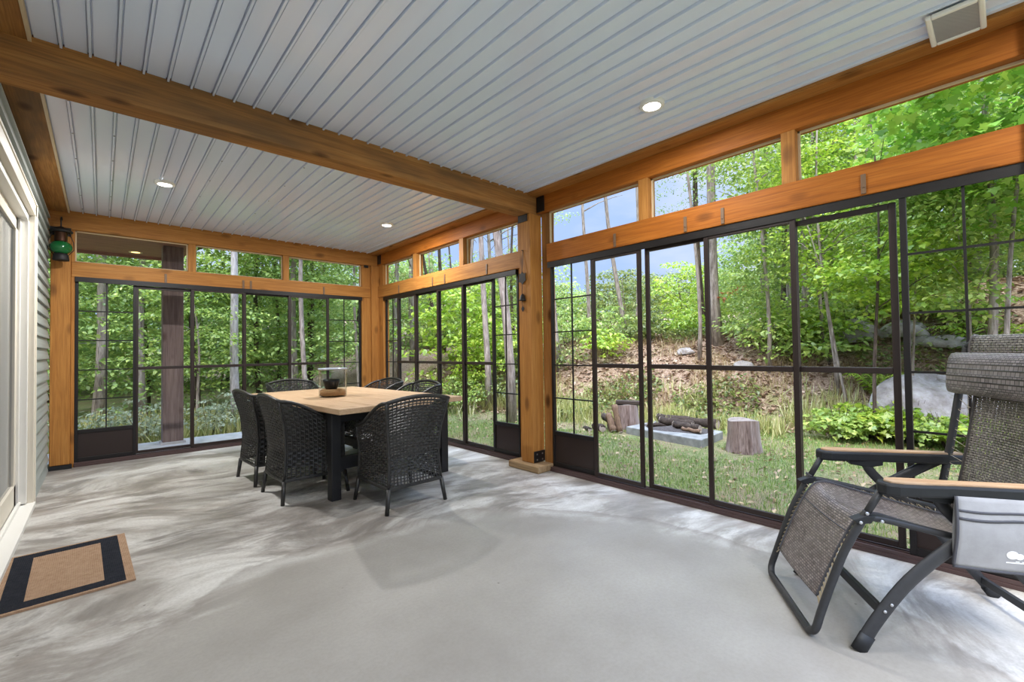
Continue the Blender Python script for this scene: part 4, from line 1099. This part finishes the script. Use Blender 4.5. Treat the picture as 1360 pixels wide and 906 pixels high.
tree('maple sapling with bright leaves beyond the footrest screen', 8.1, 1.25, .05, 4.6, .0, 'd', [('maple', 'lime', 1.75, .62)], G3, 57, 6, .4)
m = MB(); m.tube([(0, 0, -.3), (-.17, .16, 2.4)], [.07, .055], 8)
o = m.build('utility_pole', B['w'], None, True); o.location = (4.11, 13.4, gz(4.1, 13.4)); tag(o, 'short pale pole leaning in front of the woods, with a wire', 'pole')
m = MB(); m.tube([Vector((3.94, 13.56, 2.0)).lerp(Vector((-5, 12.6, 1.95)), t) + Vector((0, 0, -.5 * math.sin(PI * t))) for t in np.linspace(0, 1, 24)], .012, 5)
tag(m.build('wire', M['slab'], None), 'thin pale wire strung from the leaning pole across the woods', 'wire')

tree('young tree spreading yellow green sprays over the footrest screen', 10.2, 2.35, .07, 7, .0, 'p', [('layer', 'lime', 2.6, .8), ('thin', 'lime', 3.6, .6)], G3, 58, 7, .4)
# the rest of the woods
def woods(label, group, spots, fols, seed, hs=(6, 10), dias=(.08, .18), bk='pd'):
    rg = random.Random(seed)
    for i, (x, y) in enumerate(spots):
        h = rg.uniform(*hs); f = fols[i % len(fols)]
        tree(label, x, y, rg.uniform(*dias), h, rg.uniform(-.03, .03), bk[i % len(bk)], [(p, l2, z, s * rg.uniform(.85, 1.15)) for p, l2, z, s in f], group, seed * 100 + i, 6, .35)
rg = random.Random(3)
sp = [(x + rg.uniform(-.6, .6), y + rg.uniform(-.5, .5)) for y, xs in ((12.6, np.arange(-3.0, 4.2, 1.75)), (15.0, np.arange(-3.5, 6, 2.1)), (18.5, np.arange(-4, 9, 2.6))) for x in xs]
woods('slim tree among the dense green woods behind the back screens', 'woods behind the back screens', sp,
      [[('layer', 'green', .2, 1.15), ('crown_a', 'green', 3.0, 1.0), ('thin', 'deep', 5.4, 1.0)], [('layer', 'deep', .3, 1.2), ('layer', 'green', 3.0, 1.1), ('thin', 'deep', 5.6, 1.0)], [('crown_b', 'deep', .2, .95), ('crown_a', 'green', 4.2, 1.1)]], 61)
sp = [(x + rg.uniform(-4, 4), 24 + rg.uniform(-2, 3)) for x in np.arange(-6, 16, 3.2)]
woods('tall tree at the far rear of the woods behind the back screens', 'rear woods behind the back screens', sp, [[('far', 'deep', .2, .95)], [('far', 'green', .2, .85), ('thin', 'green', 4.6, 1.2)]], 62, (8, 11))
sp = [(7.4, 9.8), (8.9, 9.6), (9.4, 11.4), (10.4, 13.4), (8.4, 14.6), (6.4, 14.6), (11.6, 11.2), (12.6, 14.6), (10.6, 17)]
woods('tree in the woods beyond the table bay screens', 'woods beyond the table bay', sp, [[('bush', 'green', .2, 1.1), ('thin', 'green', 4.2, .9)], [('layer', 'olive', .3, .9), ('thin', 'deep', 4.6, .8)], [('crown_a', 'green', .2, .8)]], 63, (6, 9))
sp = [(14.5, 9.6), (16.0, 8.2), (15.2, 6.6), (17.5, 10.4), (19, 8), (18.5, 12.5), (21, 6.4), (23, 10), (22, 14)]
woods('low leafy tree on the far rise where the sky opens', 'low trees on the far rise', sp, [[('bush', 'olive', .1, 1.15)], [('bush', 'lime', .1, 1.2)], [('crown_a', 'green', .0, .62)]], 64, (2.0, 2.8), (.05, .09))
sp = [(13.6, 2.3), (14.2, 3.2), (14.6, 1.2), (13.4, .5), (15.2, 4.6), (16, 2.4), (13.0, -.9), (14.4, -.4), (16.4, .4), (12.6, 1.5), (17, 3.6), (17.4, 1.4), (11.4, -2.0), (16, -2), (13.4, 4.4), (19, 2.6), (19, -.6)]
woods('leafy tree in the thick green woods beyond the chair end of the long wall', 'woods beyond the chair end', sp, [[('layer', 'green', .5, 1.1), ('thin', 'green', 3.2, 1.0)], [('layer', 'deep', .4, 1.2), ('layer', 'green', 2.6, .85)], [('crown_b', 'green', .1, .85), ('thin', 'lime', 3.2, .9)]], 65, (6, 9))

sp = []
for i, a in enumerate(np.linspace(-.30, .78, 26)):
    d = 21 + 6 * ((i * 7) % 5) / 5; sp.append((d * math.sin(a), d * math.cos(a)))
woods('tall tree on the wooded rise in the distance beyond the back wall', 'distant wooded rise beyond the back wall', sp, [[('far', 'deep', -.3, 1.0)], [('far', 'green', -.3, .9), ('thin', 'deep', 4.6, 1.2)]], 66, (7, 9))
sp = []
for i, a in enumerate(np.linspace(.82, 1.22, 13)):
    d = 25 + 6 * ((i * 7) % 5) / 5; sp.append((d * math.sin(a), d * math.cos(a)))
woods('small distant tree under the open sky beyond the fire pit', 'distant trees beyond the fire pit', sp, [[('bush', 'olive', -.2, 1.6)], [('bush', 'green', -.2, 1.5)]], 67, (2.6, 3.4), (.06, .1))
sp = []
for i, a in enumerate(np.linspace(1.26, 1.72, 13)):
    d = 19 + 6 * ((i * 7) % 5) / 5; sp.append((d * math.sin(a), d * math.cos(a)))
woods('tall distant tree high up the bank beyond the chair end', 'distant trees up the bank', sp, [[('far', 'green', -.3, .8)]], 68, (6, 8))

# undergrowth
def shrub(label, group, x, y, proto, lm, sc, name='shrub', cat='shrub', seed=0):
    r = thing(name, label, cat, (x, y, gz(x, y)), 0, group)
    m = MB(); rg = random.Random(int(x * 97 + y * 31))
    for i in range(6):
        a = rg.uniform(0, 6.28); q = rg.uniform(.1, .3) * sc; m.tube([(0, 0, -.05), (q * .5 * math.cos(a), q * .5 * math.sin(a), .25 * sc), (q * math.cos(a), q * math.sin(a), .55 * sc)], [.007, .005, .002], 5)
    m.build('stem', B['d'], r)
    foliage(proto, lm, r, (0, 0, 0), sc, rg.uniform(0, 6.28)); return r
shrub('big bright yellow green bush behind the table bay screens', 'bushes in the table bay view', 6.75, 9.35, 'bush', 'lime', 1.35, 'bush', 'bush')
shrub('second bright yellow green bush, lower and nearer the middle post', 'bushes in the table bay view', 6.95, 8.45, 'bush', 'lime', .85, 'bush', 'bush')
for x, y, s_ in ((8.3, 1.35, 1.2), (8.5, .95, 1.1), (8.0, 1.65, 1.0), (8.15, .55, .9), (8.0, .1, 1.1)):
    shrub('leafy green plant at the foot of the boulders behind the lounge chair', 'plants by the boulders', x, y, 'low', 'fern' if s_ > 1.05 else 'green', s_ * .95, 'leafy_plant', 'plant')
for i, (x, y) in enumerate([(8.0, 7.2), (8.8, 6.4), (9.6, 6.9), (10.1, 6.0), (10.6, 5.4), (9.9, 7.9), (10.9, 6.6), (11.4, 5.6), (9.0, 7.8), (7.6, 7.9), (8.4, 8.4)]):
    shrub('low shrub on the bank crest above the firewood and fire pit', 'shrubs on the bank crest', x, y, ('shrub_b', 'shrub')[i % 2], ('olive', 'lime', 'green')[i % 3], 1.2)
for i, (x, y) in enumerate([(9.8, 2.9), (10.4, 2.5), (10.2, 3.6), (9.9, 2.2), (10.9, 3.4), (11.2, 2.6), (10.6, 2.0), (11.6, 1.2), (11.8, 2.0)]):
    shrub('green shrub on the bank beyond the lone stump', 'shrubs beyond the lone stump', x, y, ('shrub_b', 'shrub')[i % 2], ('green', 'lime', 'green')[i % 3], 1.35)
for i, (x, y) in enumerate([(5.2, 8.4), (5.6, 8.8), (5.9, 8.2), (6.3, 8.9), (6.0, 9.6), (5.2, 9.4), (6.6, 7.9)]):
    shrub('scrubby plant at the foot of the bank in the table bay view', 'plants in the table bay view', x, y, ('shrub_b', 'shrub')[i % 2], ('olive', 'straw', 'green')[i % 3], 1.0, 'leafy_plant', 'plant')
for i, x in enumerate(np.arange(-1.6, 3.4, .42)):
    shrub('grey green weed clump along the slab outside the back wall', 'weed clumps along the slab', float(x), 9.15 + .35 * math.sin(i * 2.3), 'shrub_b', 'grey' if i % 3 else 'olive', .62 + .14 * (i % 3), 'weed_clump', 'weed')
# ferns
def fern(x, y, sc, label):
    rg = np.random.default_rng(int(x * 100 + y * 10)); pos, hd, pt, rl, sz = [], [], [], [], []
    r = thing('fern', label, 'fern', (x, y, gz(x, y)), 0, 'ferns on the bank'); st = MB()
    for f in range(11):
        a = f * 2 * PI / 11 + rg.uniform(-.2, .2); ln = rg.uniform(.5, .75) * sc; d = np.array([math.cos(a), math.sin(a)]); pts = []
        for t in np.linspace(0, 1, 14):
            q = ln * t; z = .5 * sc * math.sin(t * 2.2) * .9; p = np.array([d[0] * q, d[1] * q, z]); pts.append(tuple(p))
            if t < .12: continue
            for s_ in (-1, 1):
                pos.append(p); hd.append(a - PI / 2 + s_ * 1.2); pt.append(.15 + .5 * t); rl.append(rg.normal(0, .2)); sz.append(.20 * sc * (1.05 - t) + .02)
        st.tube(pts, .004, 4)
    st.build('frond_stem', L['fern'], r)
    me = leaves_mesh('fronds', np.array(pos), np.array(hd), np.array(pt), np.array(rl), np.array(sz), [(0, 0), (.13, .2), (.12, .6), (0, 1), (-.12, .6), (-.13, .2)])
    link_mesh('fronds', me, L['fern'], r)
for x, y, s_, lab in ((11.2, 1.75, 1.2, 'fern behind the pale pointed boulder'), (11.0, 1.30, 1.25, 'fern beside the thin sapling behind the double stile'), (10.6, .45, 1.3, 'wide fern on the bank, behind the grid door by the chair'), (10.3, .12, 1.25, 'fern above the boulders, under the crooked smooth trunk'), (10.9, .85, 1.2, 'fern just over the biggest boulder'), (9.35, 1.45, .8, 'yellowish fern overhanging the leafy plants'), (10.2, -.25, 1.25, 'fern next to the frame above the chair top'), (9.8, -.45, 1.0, 'fern low beside the frame above the chair top')):
    fern(x, y, s_, lab)

# grass, tall grass, litter: nobody could count them
def scatter(name, label, cat, n, gen, lm, size, shape, pitch, seed, fold=.1):
    rg = np.random.default_rng(seed); pos = []
    while len(pos) < n:
        p = gen(rg)
        if p is not None: pos.append((p[0], p[1], gz(p[0], p[1]) + p[2]))
    pos = np.array(pos); n = len(pos)
    me = leaves_mesh(name, pos, rg.uniform(0, 6.28, n), rg.normal(*pitch, n), rg.normal(0, .25, n), rg.uniform(*size, n), shape, fold)
    tag(link_mesh(name, me, L[lm]), label, cat, None, 'stuff')
BL = [(0, 0), (.05, .0), (.05, .5), (0, 1), (-.04, .5), (-.05, .0)]
def patch(x, y): return math.sin(x * 2.3 + 1.3 * math.sin(y * 1.1)) + math.sin(y * 2.9 + x) * .8
def in_pit(x, y): return 5.95 < x < 7.15 and 2.7 < y < 4.2
def g_lawn(rg):
    x = rg.uniform(3.45, 9.2); y = rg.uniform(-1, 9.5)
    if x > foot(y) + .3 or in_pit(x, y) or (patch(x, y) > .6 and rg.uniform() < .75): return None
    return x, y, 0
scatter('grass', 'short green lawn grass around the fire pit', 'grass', 62000, g_lawn, 'grass', (.025, .06), BL, (-1.15, .35), 1)
def g_back(rg):
    x = rg.uniform(-3, 4.6); y = rg.uniform(8.12, 11.5)
    return x, y, 0
scatter('tall_grass', 'tall pale grass along the slab outside the back wall', 'grass', 6000, g_back, 'straw', (.15, .45), [(0, 0), (.02, 0), (.02, .5), (0, 1), (-.02, .5), (-.02, 0)], (-1.25, .25), 2)
TG = [(0, 0), (.018, 0), (.018, .5), (0, 1), (-.018, .5), (-.018, 0)]
cl_ = [(7.6 + .3 * math.sin(i), 1.6 + i * .33) for i in range(22)]
def g_tall(rg):
    y = rg.uniform(1.4, 9.5); x = foot(y) + rg.normal(.35, .4)
    if patch(x * 1.3, y * 1.4) < -.1: return None
    return x, y, 0
scatter('tall_grass', 'tall yellowish grass along the foot of the leafy bank', 'grass', 7000, g_tall, 'straw', (.15, .42), TG, (-1.2, .3), 3)
def g_dry(rg):
    y = rg.uniform(.5, 10); x = foot(y) + rg.uniform(.2, 5)
    if patch(x * 1.7 + 1, y * 1.9) < .3: return None
    return x, y, 0
scatter('dry_grass', 'short dry grass tufts all over the leafy bank', 'grass', 12000, g_dry, 'dry', (.08, .22), [(0, 0), (.03, 0), (.03, .5), (0, 1), (-.03, .5), (-.03, 0)], (-1.0, .35), 9)
def g_lit(rg):
    y = rg.uniform(-1.5, 11); x = foot(y) + rg.uniform(.1, 5.5); return x, y, .012
scatter('fallen_leaves', 'brown fallen leaves covering the bank', 'leaves', 14000, g_lit, 'litter', (.07, .13), HEX, (0, .35), 4, .3)
def g_lit2(rg):
    x = rg.uniform(3.5, 8.5); y = rg.uniform(-.8, 8)
    if x > foot(y) or in_pit(x, y): return None
    return x, y, .02
scatter('fallen_leaves', 'tan fallen leaves scattered on the lawn', 'leaves', 2200, g_lit2, 'litter2', (.03, .065), HEX, (0, .3), 5, .3)
def g_weed(rg):
    y = rg.uniform(-1, 10); x = foot(y) + rg.uniform(-.2, 5)
    if patch(x * .9 + 2, y * 1.1) < .25: return None
    return x, y, rg.uniform(.03, .25)
scatter('weeds', 'small green weeds growing through the leaf litter of the bank', 'weeds', 15000, g_weed, 'olive', (.05, .10), HEX, (.2, .5), 6)
# orange spray on the thick trunk
tr = [o for o in bpy.data.objects if o.get('label', '').startswith('thickest grey trunk')][0]
rg_ = np.random.default_rng(5); me = leaves_mesh('orange_spray', *sprays([(.05, -.25, 1.15), (.12, -.45, 1.2), (.05, -.1, 1.0)], [.18, .16, .14], 16, rg_, .15, (.06, .10)))
link_mesh('orange_spray', me, leaf_mat('orange leaves', (150, 84, 50), (196, 120, 78), (220, 160, 110)), tr)

# ------------------------------------------------------------------ sky, sun, camera
w = bpy.data.worlds.new('sky'); SC.world = w; w.use_nodes = True; nt = w.node_tree; nd = nt.nodes; lk = nt.links
bg = nd['Background']; tc = nd.new('ShaderNodeTexCoord'); mp = nd.new('ShaderNodeMapping'); mp.inputs['Scale'].default_value = (1, 1, 2.6)
no = nd.new('ShaderNodeTexNoise'); no.inputs['Scale'].default_value = 2.2; no.inputs['Detail'].default_value = 6
rp = nd.new('ShaderNodeValToRGB'); rp.color_ramp.elements[0].position = .42; rp.color_ramp.elements[0].color = (.44, .61, .97, 1); rp.color_ramp.elements[1].position = .68; rp.color_ramp.elements[1].color = (.86, .90, 1, 1)
lk.new(tc.outputs['Generated'], mp.inputs[0]); lk.new(mp.outputs[0], no.inputs[0]); lk.new(no.outputs[0], rp.inputs[0]); lk.new(rp.outputs[0], bg.inputs[0])
sx = nd.new('ShaderNodeSeparateXYZ'); lk.new(tc.outputs['Generated'], sx.inputs[0])
mr = nd.new('ShaderNodeMapRange'); mr.inputs['From Min'].default_value = .40; mr.inputs['From Max'].default_value = .80; mr.inputs['To Min'].default_value = 1.12; mr.inputs['To Max'].default_value = 9.5
lk.new(sx.outputs[2], mr.inputs[0]); lk.new(mr.outputs[0], bg.inputs[1])
su = bpy.data.lights.new('sun', 'SUN'); su.energy = 4.0; su.angle = math.radians(25); su.color = (1, .95, .85)
so = bpy.data.objects.new('sun', su); COL.objects.link(so); so.rotation_euler = Vector((.62, .42, -.95)).to_track_quat('-Z', 'Y').to_euler()

yaw, pit, rol, f = .7393788, .0209505, -.0140946, 597.375
F = Vector((math.sin(yaw) * math.cos(pit), math.cos(yaw) * math.cos(pit), math.sin(pit)))
R0 = Vector((math.cos(yaw), -math.sin(yaw), 0)); U0 = R0.cross(F)
R1 = R0 * math.cos(rol) + U0 * math.sin(rol); U1 = -R0 * math.sin(rol) + U0 * math.cos(rol)
cam = bpy.data.cameras.new('camera'); co = bpy.data.objects.new('camera', cam); COL.objects.link(co); SC.camera = co
cam.sensor_fit = 'HORIZONTAL'; cam.sensor_width = 36; cam.lens = 36 * f / 1360; cam.clip_start = .02
Mx = Matrix((R1, U1, -F)).transposed().to_4x4(); Mx.translation = (0, 0, 1.2); co.matrix_world = Mx
SC.view_settings.view_transform = 'Standard'; SC.view_settings.look = 'None'; SC.view_settings.gamma = 1; SC.view_settings.use_curve_mapping = False
SC.view_settings.exposure = 0.0
SC.cycles.transparent_max_bounces = 16
SC.cycles.max_bounces = 8
